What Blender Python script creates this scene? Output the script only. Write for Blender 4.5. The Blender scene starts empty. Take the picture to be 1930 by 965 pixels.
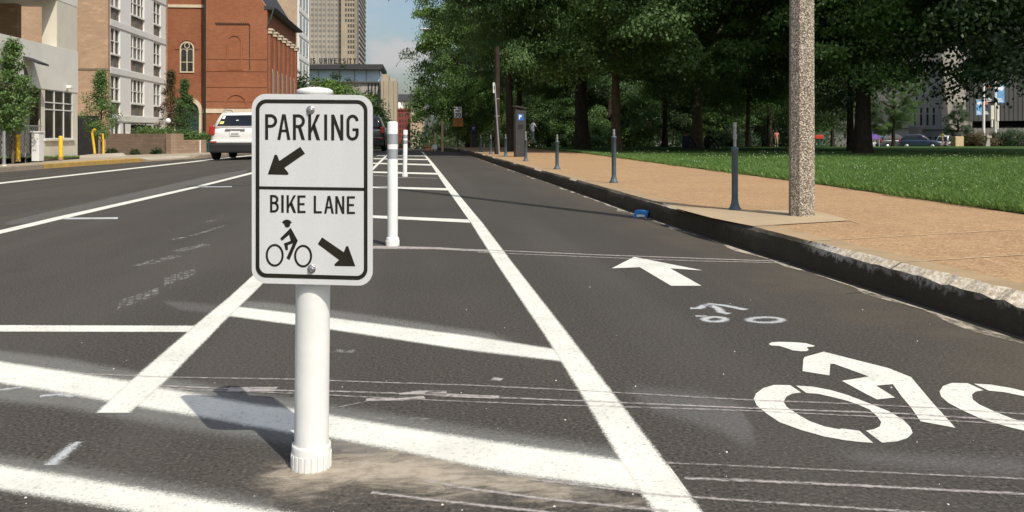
import bpy, bmesh, math, random
import numpy as np
from mathutils import Vector, Matrix
from mathutils.geometry import tessellate_polygon
random.seed(7)
SC=bpy.context.scene; COL=SC.collection
R=math.radians
# ------------------------------------------------------------------ camera geometry and ground
F=1650.;CX=965.;HY=253.;H=.8;YAW=math.atan((965-793)/1650.)
RX=(math.cos(YAW),-math.sin(YAW));FX=(math.sin(YAW),math.cos(YAW))
def gz(x,y):
    z=0
    if x<-3.5: z-=.03*min(-3.5-x,12)
    s=y-38
    if s>0: z-= .0155*s*s/20 if s<10 else .0155*(s-5)
    return z
def P(px,py,t):
    u=(px-CX)/F*t
    return Vector((FX[0]*t+RX[0]*u, FX[1]*t+RX[1]*u, H-(py-HY)/F*t))
def G(px,py,dz=0):
    f=lambda t:(lambda p:p[2]-gz(p[0],p[1])-dz)(P(px,py,t))
    t=.3
    while t<400 and f(t)>0: t+=.25
    lo,hi=max(.3,t-.25),t
    for i in range(40):
        m=(lo+hi)/2
        if f(m)>0: lo=m
        else: hi=m
    return P(px,py,lo)
def AT(px,t,dz=0):
    p=P(px,0,t); return Vector((p.x,p.y,gz(p.x,p.y)+dz))
def ONX(px,x):          # ground point of column px on the plane x = const
    k=(px-CX)/F; t=x/(k*RX[0]+FX[0]); return t, P(px,0,t).y
def ONY(px,y):
    k=(px-CX)/F; t=y/(k*RX[1]+FX[1]); return t, P(px,0,t).x
def ZAT(py,t): return H-(py-HY)/F*t
def lerp(a,b,f): return a+(b-a)*f
def interp(tab,y):
    if y<=tab[0][0]: return tab[0][1]
    for (a,b),(c,d) in zip(tab,tab[1:]):
        if y<=c: return lerp(b,d,(y-a)/(c-a))
    return tab[-1][1]
# ------------------------------------------------------------------ object helpers
def tag(o,label=None,cat=None,group=None,kind=None):
    if label: o['label']=label
    if cat: o['category']=cat
    if group: o['group']=group
    if kind: o['kind']=kind
    return o
def thing(name,label,cat,loc=(0,0,0),rz=0,group=None):
    o=bpy.data.objects.new(name,None); COL.objects.link(o)
    o.location=loc; o.rotation_euler=(0,0,rz); o.empty_display_size=.2
    return tag(o,label,cat,group)
def copy_tree(o,parent=None):
    c=o.copy(); COL.objects.link(c); c.parent=parent
    for ch in [k for k in o.children]: copy_tree(ch,c)
    return c
class MB:
    def __init__(s): s.v=[];s.f=[];s.m=[];s.sm=[];s.mi=0;s.sh=False;s.edge={}
    def add(s,vs,fs,sm=None):
        b=len(s.v); s.v+= [tuple(p) for p in vs]
        for f in fs: s.f.append(tuple(b+i for i in f)); s.m.append(s.mi); s.sm.append(s.sh if sm is None else sm)
        return b
    def quad(s,a,b,c,d): s.add([a,b,c,d],[(0,1,2,3)])
    def box(s,x0,x1,y0,y1,z0,z1,bv=0):
        if x0>x1:x0,x1=x1,x0
        if y0>y1:y0,y1=y1,y0
        if z0>z1:z0,z1=z1,z0
        if bv<=0:
            s.add([(x0,y0,z0),(x1,y0,z0),(x1,y1,z0),(x0,y1,z0),(x0,y0,z1),(x1,y0,z1),(x1,y1,z1),(x0,y1,z1)],
              [(0,3,2,1),(4,5,6,7),(0,1,5,4),(1,2,6,5),(2,3,7,6),(3,0,4,7)]); return
        bm=bmesh.new(); bmesh.ops.create_cube(bm,size=1)
        for v in bm.verts: v.co=Vector((lerp(x0,x1,v.co.x+.5),lerp(y0,y1,v.co.y+.5),lerp(z0,z1,v.co.z+.5)))
        bmesh.ops.bevel(bm,geom=list(bm.edges),offset=bv,segments=2,affect='EDGES',profile=.5)
        s.bm(bm)
    def bm(s,bm,sm=None):
        bm.verts.index_update(); s.add([v.co for v in bm.verts],[[v.index for v in f.verts] for f in bm.faces],sm); bm.free()
    def rot(s,start,mat):
        for i in range(start,len(s.v)): s.v[i]=tuple(mat@Vector(s.v[i]))
    def tube(s,p0,p1,r0,r1=None,n=10,cap=True,sm=True):
        s.path([p0,p1],[r0,r0 if r1 is None else r1],n,cap,sm)
    def path(s,pts,rs,n=8,cap=True,sm=True):
        pts=[Vector(p) for p in pts]; b=len(s.v); vs=[];fs=[]
        for i,p in enumerate(pts):
            d=(pts[min(i+1,len(pts)-1)]-pts[max(i-1,0)]).normalized()
            a=d.orthogonal().normalized() if abs(d.z)<.95 else Vector((1,0,0))
            if abs(d.z)<.95: a=Vector((0,0,1)).cross(d).normalized()
            a=(a-d*a.dot(d)).normalized(); c=d.cross(a)
            for k in range(n):
                w=2*math.pi*k/n; vs.append(p+(a*math.cos(w)+c*math.sin(w))*rs[i])
        for i in range(len(pts)-1):
            for k in range(n):
                fs.append((i*n+k,i*n+(k+1)%n,(i+1)*n+(k+1)%n,(i+1)*n+k))
        s.add(vs,fs,sm)
        if cap:
            s.add(vs[:n][::-1],[tuple(range(n))],False); s.add(vs[-n:],[tuple(range(n))],False)
    def lathe(s,prof,n=24,c=(0,0,0),sm=True,capb=True,capt=True):
        vs=[];fs=[]
        for r,z in prof:
            for k in range(n):
                w=2*math.pi*k/n; vs.append((c[0]+r*math.cos(w),c[1]+r*math.sin(w),c[2]+z))
        m=len(prof)
        for i in range(m-1):
            for k in range(n): fs.append((i*n+k,i*n+(k+1)%n,(i+1)*n+(k+1)%n,(i+1)*n+k))
        s.add(vs,fs,sm)
        if capb: s.add(vs[:n][::-1],[tuple(range(n))],False)
        if capt: s.add(vs[-n:],[tuple(range(n))],False)
    def poly(s,pts):           # flat concave polygon of 3d points
        pts=[Vector(p) for p in pts]
        t=tessellate_polygon([pts]); b=s.add(pts,[])
        n=Vector((0,0,0))
        for i in range(len(pts)): n+=pts[i].cross(pts[(i+1)%len(pts)])
        for tri in t:
            a,bb,c=[pts[i] for i in tri]
            if (bb-a).cross(c-a).dot(n)<0: tri=tri[::-1]
            s.f.append(tuple(b+i for i in tri)); s.m.append(s.mi); s.sm.append(False)
    def prism(s,poly,d):       # polygon (3d pts) extruded by vector d
        poly=[Vector(p) for p in poly]; d=Vector(d); n=len(poly)
        nn=Vector((0,0,0))
        for i in range(n): nn+=poly[i].cross(poly[(i+1)%n])
        if nn.dot(d)<0: poly=poly[::-1]
        s.poly([p+d for p in poly]); s.poly(poly[::-1])
        for i in range(n):
            a,b=poly[i],poly[(i+1)%n]; s.quad(a,b,b+d,a+d)
    def ring(s,out,inn,d=None):   # closed ring between equal-length loops
        n=len(out); out=[Vector(p) for p in out]; inn=[Vector(p) for p in inn]
        for i in range(n):
            j=(i+1)%n
            if d is None: s.quad(out[i],out[j],inn[j],inn[i])
            else:
                D=Vector(d)
                s.quad(out[i]+D,out[j]+D,inn[j]+D,inn[i]+D); s.quad(out[i],inn[i],inn[j],out[j]); s.quad(out[i],out[j],out[j]+D,out[i]+D); s.quad(inn[j],inn[i],inn[i]+D,inn[j]+D)
    def wall(s,x0,x1,z0,z1,holes,y=0,depth=.25):
        xs=sorted({x0,x1}|{min(max(h[k],x0),x1) for h in holes for k in (0,1)})
        zs=sorted({z0,z1}|{min(max(h[k],z0),z1) for h in holes for k in (2,3)})
        for a,b in zip(xs,xs[1:]):
            for c,d in zip(zs,zs[1:]):
                mx,mz=(a+b)/2,(c+d)/2
                if any(h[0]<mx<h[1] and h[2]<mz<h[3] for h in holes): continue
                s.quad((a,y,c),(b,y,c),(b,y,d),(a,y,d))
        for h in holes:
            a,b,c,d=h; e=y+depth
            s.quad((a,y,c),(a,y,d),(a,e,d),(a,e,c)); s.quad((b,y,d),(b,y,c),(b,e,c),(b,e,d))
            s.quad((a,y,d),(b,y,d),(b,e,d),(a,e,d)); s.quad((b,y,c),(a,y,c),(a,e,c),(b,e,c))
    def build(s,name,mats,parent=None,loc=None,rz=None):
        me=bpy.data.meshes.new(name); me.from_pydata(s.v,[],s.f)
        if not isinstance(mats,(list,tuple)): mats=[mats]
        for m in mats: me.materials.append(m)
        me.polygons.foreach_set('material_index',s.m); me.polygons.foreach_set('use_smooth',s.sm)
        if s.edge:
            at=me.attributes.new('edge','FLOAT','POINT'); at.data.foreach_set('value',[s.edge.get(i,0.) for i in range(len(s.v))])
        me.update(); o=bpy.data.objects.new(name,me); COL.objects.link(o)
        if parent is not None: o.parent=parent
        if loc is not None: o.location=loc
        if rz is not None: o.rotation_euler=(0,0,rz)
        return o
def struct(mb,name,mats): return tag(mb.build(name,mats),kind='structure')
# ------------------------------------------------------------------ materials
class NT:
    def __init__(s,name):
        s.m=bpy.data.materials.new(name); s.m.use_nodes=True; s.t=s.m.node_tree; s.t.nodes.clear()
        s.out=s.t.nodes.new('ShaderNodeOutputMaterial')
    def n(s,typ,ins={},**kw):
        nd=s.t.nodes.new('ShaderNode'+typ)
        for k,v in kw.items(): setattr(nd,k,v)
        for k,v in ins.items():
            if hasattr(v,'is_output') or isinstance(v,bpy.types.NodeSocket): s.t.links.new(v,nd.inputs[k])
            else: nd.inputs[k].default_value=v
        return nd
    def co(s): return s.n('TexCoord').outputs['Object']
    def noise(s,scale,detail=3,rough=.55,vec=None,dist=0):
        return s.n('TexNoise',{'Vector':vec if vec is not None else s.co(),'Scale':scale,'Detail':detail,'Roughness':rough,'Distortion':dist}).outputs[0]
    def ramp(s,fac,a,b,va=0.,vb=1.,smooth=True):
        nd=s.n('MapRange',{'Value':fac,'From Min':a,'From Max':b,'To Min':va,'To Max':vb})
        if smooth: nd.interpolation_type='SMOOTHSTEP'
        return nd.outputs[0]
    def mix(s,fac,a,b,mode='MIX'):
        nd=s.n('Mix',data_type='RGBA',blend_type=mode)
        for k,v in ((0,fac),(6,a),(7,b)):
            if isinstance(v,bpy.types.NodeSocket): s.t.links.new(v,nd.inputs[k])
            else: nd.inputs[k].default_value=v if k==0 else (*v[:3],1)
        return nd.outputs[2]
    def math(s,op,a,b=0.,c=None):
        nd=s.n('Math',operation=op)
        for k,v in enumerate((a,b,c)):
            if v is None: continue
            if isinstance(v,bpy.types.NodeSocket): s.t.links.new(v,nd.inputs[k])
            else: nd.inputs[k].default_value=v
        return nd.outputs[0]
    def scale(s,vec,sc):
        return s.n('Mapping',{'Vector':vec,'Scale':sc}).outputs[0]
    def bump(s,h,strength,dist):
        return s.n('Bump',{'Height':h,'Strength':strength,'Distance':dist}).outputs[0]
    def surf(s,col,rough=.8,spec=.3,normal=None,alpha=None,metal=0.,**kw):
        ins={'Base Color':col if isinstance(col,bpy.types.NodeSocket) else (*col,1),'Roughness':rough,'Specular IOR Level':spec,'Metallic':metal}
        if normal is not None: ins['Normal']=normal
        if alpha is not None: ins['Alpha']=alpha
        ins.update(kw)
        b=s.n('BsdfPrincipled',ins); s.t.links.new(b.outputs[0],s.out.inputs[0]); return s.m
def pmat(name,c1,c2=None,sc=6.,rough=.8,spec=.3,bump=0.,bsc=None,metal=0.,detail=4):
    n=NT(name)
    if c2 is None: c2=tuple(c*.8 for c in c1)
    f=n.ramp(n.noise(sc,detail,.6),.3,.7)
    col=n.mix(f,c1,c2); nm=None
    if bump: nm=n.bump(n.noise(bsc or sc*6,3),.6,bump)
    return n.surf(col,rough,spec,nm,metal=metal)
M={}
def asphalt():
    n=NT('asphalt'); co=n.co()
    big=n.ramp(n.noise(.45,4,.6,co),.3,.7); sp=n.noise(95,2,.6,co); sp2=n.noise(38,3,.7,co)
    stre=n.noise(2.2,4,.65,n.scale(co,(1,.12,1)))
    c=n.mix(big,(.064,.0595,.053),(.078,.072,.064))
    c=n.mix(n.ramp(stre,.45,.75,0,.5),c,(.095,.088,.078))
    c=n.mix(n.ramp(sp,.52,.72),c,(.155,.145,.128))
    c=n.mix(n.ramp(sp,.32,.46,.85,0),c,(.018,.017,.017))
    c=n.mix(n.ramp(sp2,.66,.75,0,.7),c,(.22,.205,.185))
    fn=n.noise(230,2,.7,co)
    c=n.mix(n.ramp(fn,.56,.74,0,.6),c,(.21,.195,.175))
    c=n.mix(n.ramp(fn,.30,.42,.5,0),c,(.03,.028,.026))
    sx=n.n('SeparateXYZ',{'Vector':co})
    dust=n.math('MULTIPLY',n.ramp(sx.outputs['X'],1.35,2.35,0,.6),n.ramp(n.noise(1.7,5,.7,co),.35,.7,.25,1))
    c=n.mix(dust,c,(.155,.128,.092))
    oil=n.ramp(n.noise(.9,5,.7,n.scale(co,(1,.35,1))),.60,.74,0,.35)
    c=n.mix(oil,c,(.032,.030,.028))
    trk=n.ramp(n.noise(1.6,2,.5,n.scale(co,(1,.03,1))),.45,.65,0,.22)
    c=n.mix(trk,c,(.125,.118,.108))
    c=n.mix(1.,c,(.86,.838,.79),'MULTIPLY')
    nm=n.bump(n.math('ADD',sp,fn),.25,.002)
    return n.surf(c,.85,.25,nm)
M['asphalt']=asphalt()
def paint(name,soft,amp,col,cover,wear):
    n=NT(name); co=n.co()
    e=n.n('Attribute',attribute_name='edge').outputs['Fac']
    nz=n.math('MULTIPLY',n.math('SUBTRACT',n.noise(60,3,.75,co),.5),amp*.8)
    nf=n.math('MULTIPLY',n.math('SUBTRACT',n.noise(260,2,.7,co),.5),amp*1.9)
    d=n.math('ADD',n.math('ADD',e,nz),nf)
    a=n.ramp(d,-soft,soft,0,cover)
    w=n.noise(70,4,.7,co); 
    a=n.math('MULTIPLY',a,n.ramp(w,.35-.1*(1-wear),.47,1-wear,1.))
    g=n.ramp(n.noise(3.5,5,.65,co),.35,.75,0,1)
    c=n.mix(g,col,tuple(x*.80 for x in col))
    g2=n.ramp(n.noise(5,5,.75,n.scale(co,(1,3.5,1))),.56,.72,0,.55*soft/.022 if soft<.03 else 0)
    c=n.mix(g2,c,(.52,.48,.40))
    c=n.mix(n.ramp(n.noise(110,3,.7,co),.6,.78,0,.35),c,tuple(x*.6 for x in col))
    return n.surf(c,.7,.25,n.bump(n.noise(120,2,.6,co),.4,.003),a)
M['paint_crisp']=paint('white_paint_crisp',.007,.014,(.79,.785,.69),1.,.45)
M['paint_spray']=paint('white_paint_sprayed',.022,.034,(.80,.795,.70),1.,.4)
M['paint_thin']=paint('white_paint_thin',.010,.03,(.62,.64,.64),.85,.4)
M['overspray']=paint('white_paint_overspray',.06,.08,(.5,.5,.49),.13,.5)
M['overspray2']=paint('white_paint_dust',.05,.10,(.62,.62,.58),.22,.6)
def scrape(name,col,cover,thr,st=(2,9,1)):
    n=NT(name); co=n.co()
    e=n.n('Attribute',attribute_name='edge').outputs['Fac']
    d=n.math('ADD',e,n.math('MULTIPLY',n.math('SUBTRACT',n.noise(60,3,.7,co),.5),.02))
    a=n.ramp(d,-.004,.008,0,cover)
    a=n.math('MULTIPLY',a,n.ramp(n.noise(9,4,.7,n.scale(co,st)),thr-.1,thr+.12))
    return n.surf(n.mix(n.noise(40,3,.6,co),col,tuple(x*.6 for x in col)),.9,.1,None,a)
M['scrape']=scrape('pale_scrape',(.62,.57,.53),.8,.40)
M['ghost']=scrape('worn_old_paint',(.45,.44,.41),.75,.54,(2.5,2.5,1))
M['gutter']=scrape('gutter_lime',(.66,.58,.46),.95,.47,(1.2,.45,1))
def dirtmat():
    n=NT('tan_dirt_stain'); co=n.co()
    e=n.n('Attribute',attribute_name='edge').outputs['Fac']
    s1=n.noise(7,5,.7,n.scale(co,(1.2,3.2,1)),.8); s2=n.noise(22,4,.7,co)
    a=n.ramp(n.math('ADD',e,n.math('MULTIPLY',n.math('SUBTRACT',s1,.5),1.5)),.12,.95,0,.9)
    a=n.math('MULTIPLY',a,n.ramp(s2,.25,.6,.55,1))
    return n.surf(n.mix(s2,(.56,.48,.37),(.40,.345,.27)),.95,.1,None,a)
M['dirt']=dirtmat()
def aggregate(name,c1,c2,c3,sc=60):
    n=NT(name); co=n.co(); a=n.noise(sc,3,.7,co); b=n.noise(1.1,4,.6,co); v=n.n('TexVoronoi',{'Vector':co,'Scale':sc*1.1}).outputs['Color']
    c=n.mix(n.ramp(b,.3,.7),c1,c2)
    m1=n.noise(sc*.3,4,.7,co); m2=n.noise(sc*.11,3,.6,co)
    c=n.mix(n.ramp(m1,.48,.7,0,.7),c,c3)
    c=n.mix(n.ramp(m1,.30,.46,.65,0),c,tuple(x*.62 for x in c1))
    c=n.mix(n.ramp(m2,.35,.65,0,.35),c,tuple(x*.8 for x in c2))
    c=n.mix(n.ramp(a,.5,.68,0,.95),c,c3)
    c=n.mix(.35,c,n.mix(v,(1,1,1),(.6,.55,.5)),'MULTIPLY')
    c=n.mix(n.ramp(a,.34,.46,.85,0),c,tuple(x*.42 for x in c1))
    return n.surf(c,.85,.2,n.bump(a,.7,.006))
M['agg']=aggregate('exposed_aggregate',(.47,.295,.155),(.40,.25,.13),(.62,.44,.26),55)
M['agg_left']=aggregate('left_sidewalk',(.47,.40,.29),(.40,.34,.25),(.5,.44,.34),40)
M['post_agg']=None
def lampagg():
    n=NT('pebbled_concrete'); co=n.co()
    v=n.n('TexVoronoi',{'Vector':co,'Scale':110.},feature='F1'); d=v.outputs['Distance']; cc=v.outputs['Color']
    a=n.ramp(n.noise(72,2,.65,co),.40,.58)
    c=n.mix(a,(.24,.17,.09),(.72,.56,.33))
    c=n.mix(n.ramp(d,.45,.75,0,.5),c,(.12,.09,.055))
    c2=n.n('HueSaturation',{'Saturation':.55,'Color':c}).outputs[0]
    return n.surf(c2,.75,.3,n.bump(n.math('ADD',a,d),.9,.01))
M['post_agg']=lampagg()
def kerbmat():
    n=NT('shaded_stained_kerb_stone'); co=n.co()
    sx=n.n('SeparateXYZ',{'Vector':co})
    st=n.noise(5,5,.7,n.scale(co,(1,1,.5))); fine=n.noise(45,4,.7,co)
    face=n.mix(st,(.048,.040,.029),(.105,.088,.062))  # face colour darkened to stand for its shade, mottled with stain
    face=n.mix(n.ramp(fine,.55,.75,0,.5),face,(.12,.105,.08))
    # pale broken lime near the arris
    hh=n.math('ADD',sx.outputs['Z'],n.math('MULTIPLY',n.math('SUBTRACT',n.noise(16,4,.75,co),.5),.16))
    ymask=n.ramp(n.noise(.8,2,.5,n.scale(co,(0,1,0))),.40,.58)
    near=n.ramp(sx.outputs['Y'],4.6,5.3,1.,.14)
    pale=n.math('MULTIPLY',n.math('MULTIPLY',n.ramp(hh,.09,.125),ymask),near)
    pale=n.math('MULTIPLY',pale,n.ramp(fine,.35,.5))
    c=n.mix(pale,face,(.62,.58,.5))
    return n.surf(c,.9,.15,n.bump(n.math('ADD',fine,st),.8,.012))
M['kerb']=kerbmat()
M['kerblime']=pmat('crumbled_kerb_lime',(.80,.72,.58),(.48,.39,.27),34,.95,.1,.01,60)
M['kerbtop']=pmat('kerb_top_concrete',(.42,.30,.175),(.33,.245,.145),4,.85,.2,.004,70)
M['pad']=pmat('concrete_pad',(.47,.36,.23),(.40,.31,.195),3,.85,.2,.003,60)
M['joint']=pmat('pale_joint_mortar',(.62,.50,.34),(.42,.31,.19),7,.9,.2)
M['concrete']=pmat('grey_concrete',(.76,.735,.66),(.69,.67,.60),1.2,.85,.2,.004,30)
M['cream_concrete']=pmat('cream_concrete',(.70,.655,.54),(.63,.59,.49),1.2,.85,.2)
M['yellowkerb']=pmat('yellow_kerb_paint',(.50,.31,.07),(.34,.24,.10),4,.8,.2,.006,30)
M['stonekerb']=pmat('left_kerb_stone',(.33,.27,.20),(.25,.21,.16),3,.9,.2,.006,30)
M['drive']=pmat('driveway_concrete',(.47,.42,.34),(.40,.36,.29),.8,.9,.2)
M['white_plastic']=pmat('white_plastic',(.80,.80,.77),(.74,.74,.70),14,.42,.45,.0008,60)
M['black']=pmat('black_legend',(.014,.012,.008),(.02,.017,.01),30,.5,.3)
M['bolt']=pmat('zinc_bolt',(.62,.62,.6),(.45,.45,.44),60,.32,.5,metal=.9)
M['alu']=pmat('aluminium',(.6,.6,.6),(.5,.5,.5),20,.4,.5,metal=.8)
def sheeting():
    n=NT('reflective_sheeting'); co=n.co()
    v=n.n('TexVoronoi',{'Vector':n.scale(co,(1,0,1)),'Scale':230.},feature='DISTANCE_TO_EDGE').outputs['Distance']
    band=n.noise(3,2,.5,n.scale(co,(6,0,.25)))
    c=n.mix(n.ramp(band,.3,.7),(.66,.665,.655),(.615,.62,.612))
    c=n.mix(n.ramp(v,.02,.14,.30,0),c,(.5,.5,.49))
    return n.surf(c,.38,.5)
M['sheet']=sheeting()
def reflect():
    n=NT('silver_reflective_band'); co=n.co()
    return n.surf(n.mix(n.noise(9,3,.6,n.scale(co,(60,60,3))),(.30,.33,.36),(.5,.52,.53)),.3,.6,metal=.35)
M['band']=reflect()
M['meter_blue']=pmat('blue_grey_enamel',(.055,.088,.115),(.08,.115,.14),12,.5,.4,.002,50)
M['galv']=pmat('galvanised',(.36,.37,.37),(.27,.28,.28),14,.5,.5,metal=.4)
M['wood_pole']=pmat('shaded_pole_wood',(.05,.04,.03),(.033,.027,.021),6,.9,.1,.01,30)  # darkened so the colour carries the tree shade on the utility pole
M['tan_post']=pmat('tan_timber',(.62,.48,.30),(.50,.37,.22),8,.85,.2)
M['charcoal']=pmat('charcoal_metal',(.045,.043,.043),(.034,.033,.033),5,.5,.4)
M['sign_blue']=pmat('sign_blue',(.03,.13,.42),(.03,.12,.38),5,.4,.4)
M['white']=pmat('white_enamel',(.8,.8,.78),(.74,.74,.72),8,.5,.4)
M['orange']=pmat('orange_sign',(.36,.14,.02),(.32,.12,.02),8,.5,.4)
M['red']=pmat('red_plastic',(.55,.05,.03),(.45,.04,.03),8,.4,.4)
M['yellow']=pmat('yellow_enamel',(.80,.50,.03),(.72,.44,.03),6,.45,.4)
M['cup_blue']=pmat('blue_wrapper',(.03,.22,.55),(.02,.16,.42),40,.5,.4,.003,60)
def bricks(name,c1,c2,mort,sc,rough=.85):
    n=NT(name); co=n.co()
    sx=n.n('SeparateXYZ',{'Vector':co}); xy=n.math('ADD',sx.outputs['X'],sx.outputs['Y'])
    vec=n.n('CombineXYZ',{'X':xy,'Y':sx.outputs['Z'],'Z':0.}).outputs[0]
    b=n.n('TexBrick',{'Vector':vec,'Scale':sc,'Color1':(*c1,1),'Color2':(*c2,1),'Mortar':(*mort,1),'Mortar Size':.012,'Bias':0.,'Brick Width':.24*sc/ sc,'Row Height':.08})
    b.inputs['Scale'].default_value=sc
    st=n.ramp(n.noise(.5,5,.65,co),.3,.7,.0,1.); fine=n.noise(7,4,.75,n.scale(co,(.25,.25,1)))
    c=n.mix(n.math('MULTIPLY',st,.45),b.outputs[0],tuple(x*.62 for x in c1))
    c=n.mix(n.ramp(fine,.52,.7,0,.55),c,tuple(min(1,x*1.3) for x in c1))
    c=n.mix(n.ramp(fine,.30,.46,.55,0),c,tuple(x*.6 for x in c1))
    return n.surf(c,rough,.15,n.bump(b.outputs[1],.4,.008))
M['redbrick']=bricks('red_brick',(.345,.118,.058),(.275,.09,.043),(.30,.17,.10),1)
M['tanbrick']=bricks('tan_brick',(.48,.315,.20),(.43,.28,.175),(.36,.27,.19),1)
M['planterblock']=bricks('planter_block',(.33,.235,.165),(.30,.21,.15),(.27,.2,.14),.55)
M['towertan']=bricks('tower_tan_brick',(.50,.38,.26),(.46,.35,.24),(.44,.34,.25),1)
def ribbed(name,c1,c2,per):
    n=NT(name); co=n.co()
    w=n.n('TexWave',{'Vector':co,'Scale':per,'Distortion':0.},bands_direction='X').outputs[1]
    c=n.mix(n.ramp(w,.2,.5),c1,c2)
    return n.surf(n.mix(n.ramp(n.noise(.7,4),.3,.7,0,.25),c,tuple(x*.8 for x in c1)),.7,.2,n.bump(w,.4,.02))
M['ribwhite']=ribbed('pale_ribbed_panel',(.83,.81,.76),(.75,.735,.69),1.6)
M['cream']=pmat('cream_trim',(.66,.58,.43),(.58,.5,.37),2,.8,.2)
M['whitetrim']=pmat('white_window_frame',(.72,.71,.66),(.66,.65,.6),3,.6,.3)
M['panel']=pmat('brown_spandrel',(.23,.175,.125),(.19,.145,.105),2,.7,.3)
def glass(name,c,rough=.08,spec=.7):
    n=NT(name); co=n.co()
    return n.surf(n.mix(n.ramp(n.noise(.9,3,.6,co),.35,.65),c,tuple(x*.45 for x in c)),rough,spec)
M['wire']=pmat('fence_wire',(.62,.62,.58),(.5,.5,.47),9,.5,.5)
M['brown_glass']=glass('brown_tinted_glass',(.045,.034,.022))
M['glass']=glass('window_glass',(.06,.065,.06)); M['glass_pale']=glass('curtained_glass',(.22,.25,.25),.15)
M['glass_blue']=pmat('blue_glass',(.38,.53,.68),(.46,.60,.72),.25,.25,.5); M['carglass']=glass('car_glass',(.012,.014,.016),.05,.8)  # blue wall glass: sky reflection put into its pale base colour
M['dark']=pmat('dark_interior',(.02,.02,.02),(.03,.03,.03),3,.8,.2)
M['slate']=pmat('dark_roof',(.05,.05,.052),(.04,.04,.042),3,.7,.3)
M['greendoor']=pmat('dark_green_door',(.03,.055,.05),(.025,.045,.04),3,.5,.4)
M['green_box']=pmat('green_cabinet',(.03,.085,.075),(.025,.07,.06),4,.5,.4)
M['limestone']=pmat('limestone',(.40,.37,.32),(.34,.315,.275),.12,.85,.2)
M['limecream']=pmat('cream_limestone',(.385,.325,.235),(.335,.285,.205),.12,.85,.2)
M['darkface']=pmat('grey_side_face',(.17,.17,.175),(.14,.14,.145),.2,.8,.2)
M['greystone']=pmat('grey_stone',(.34,.315,.275),(.29,.27,.235),.35,.9,.15,.01,4)
M['greystone2']=pmat('fluted_grey_stone',(.155,.15,.138),(.135,.13,.12),.35,.9,.15)
M['redstone']=bricks('dark_red_brick',(.27,.06,.05),(.22,.05,.045),(.2,.09,.08),.5)
M['soil']=pmat('soil',(.10,.075,.05),(.07,.055,.035),3,.95,.1,.02,20)
M['land']=pmat('open_land',(.10,.10,.055),(.13,.11,.07),.2,.95,.1)
M['turf']=pmat('turf_base',(.062,.115,.028),(.05,.095,.023),1.5,.95,.1,.02,60)
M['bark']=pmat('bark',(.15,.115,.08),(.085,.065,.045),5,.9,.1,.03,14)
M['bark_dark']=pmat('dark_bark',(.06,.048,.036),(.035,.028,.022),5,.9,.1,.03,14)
def leafmat(name,cs,trans=.3):
    n=NT(name); a=n.n('Attribute',attribute_name='tint').outputs['Fac']
    r=n.n('ValToRGB',{'Fac':a}).outputs[0]; el=r.node.color_ramp
    el.elements[0].color=(*cs[0],1); el.elements[1].color=(*cs[2],1); e=el.elements.new(.55); e.color=(*cs[1],1)
    d=n.n('BsdfPrincipled',{'Base Color':r,'Roughness':.5,'Specular IOR Level':.4})
    t=n.n('BsdfTranslucent',{'Color':n.mix(.5,r,(.12,.16,.02))})
    mx=n.n('MixShader',{0:trans,1:d.outputs[0],2:t.outputs[0]})
    n.t.links.new(mx.outputs[0],n.out.inputs[0]); return n.m
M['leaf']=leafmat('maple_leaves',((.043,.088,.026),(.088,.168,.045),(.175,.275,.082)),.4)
M['leaf_mid']=leafmat('sunny_maple_leaves',((.06,.12,.028),(.11,.21,.042),(.19,.30,.07)),.4)  # brighter copy of the maple leaves, sunlight put into the colour
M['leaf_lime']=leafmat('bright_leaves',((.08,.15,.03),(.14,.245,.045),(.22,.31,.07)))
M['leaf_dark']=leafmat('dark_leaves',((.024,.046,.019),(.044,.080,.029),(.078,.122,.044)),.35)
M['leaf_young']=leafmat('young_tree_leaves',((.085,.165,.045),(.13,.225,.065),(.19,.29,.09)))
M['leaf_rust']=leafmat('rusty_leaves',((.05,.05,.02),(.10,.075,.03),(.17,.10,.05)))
M['grass']=leafmat('grass_blades',((.105,.20,.042),(.155,.275,.06),(.21,.33,.095)),.3)
M['clover']=pmat('clover_white',(.5,.54,.4),(.55,.58,.42),9,.8,.2)
def flat(name,c,r=.5,s=.4,metal=0.): return pmat(name,c,tuple(x*.85 for x in c),3,r,s,metal=metal)
M['rubber']=flat('tyre_rubber',(.018,.018,.018),.85,.2); M['blackplastic']=flat('black_bumper',(.02,.02,.021),.6)
M['taillight']=flat('tail_lamp_red',(.40,.025,.02),.2,.6); M['lens']=flat('headlamp_lens',(.6,.62,.62),.15,.7)
def carpaint(name,c):
    n=NT(name); return n.surf(n.mix(n.noise(4,2),c,tuple(x*.93 for x in c)),.28,.5,**{'Coat Weight':.6,'Coat Roughness':.06})
M['car_white']=carpaint('white_car_paint',(.74,.73,.69)); M['car_black']=carpaint('black_car_paint',(.02,.021,.024))
M['car_navy']=carpaint('navy_car_paint',(.03,.045,.08)); M['car_silver']=carpaint('silver_car_paint',(.42,.43,.44)); M['car_grey']=carpaint('grey_car_paint',(.07,.072,.075))
M['skin']=flat('skin',(.16,.09,.06),.6); M['shirt_white']=flat('white_cotton',(.62,.66,.72),.9); M['shorts']=flat('grey_cotton',(.17,.2,.24),.9)
M['navy']=flat('navy_cotton',(.025,.03,.075),.9); M['blackcloth']=flat('black_cotton',(.018,.018,.02),.9); M['yellowcloth']=flat('yellow_cotton',(.68,.56,.16),.9)
M['pinkcloth']=flat('pink_cotton',(.60,.20,.17),.9); M['khaki']=flat('khaki_cotton',(.35,.27,.17),.9); M['hair']=flat('dark_hair',(.02,.015,.012),.7)
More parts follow.
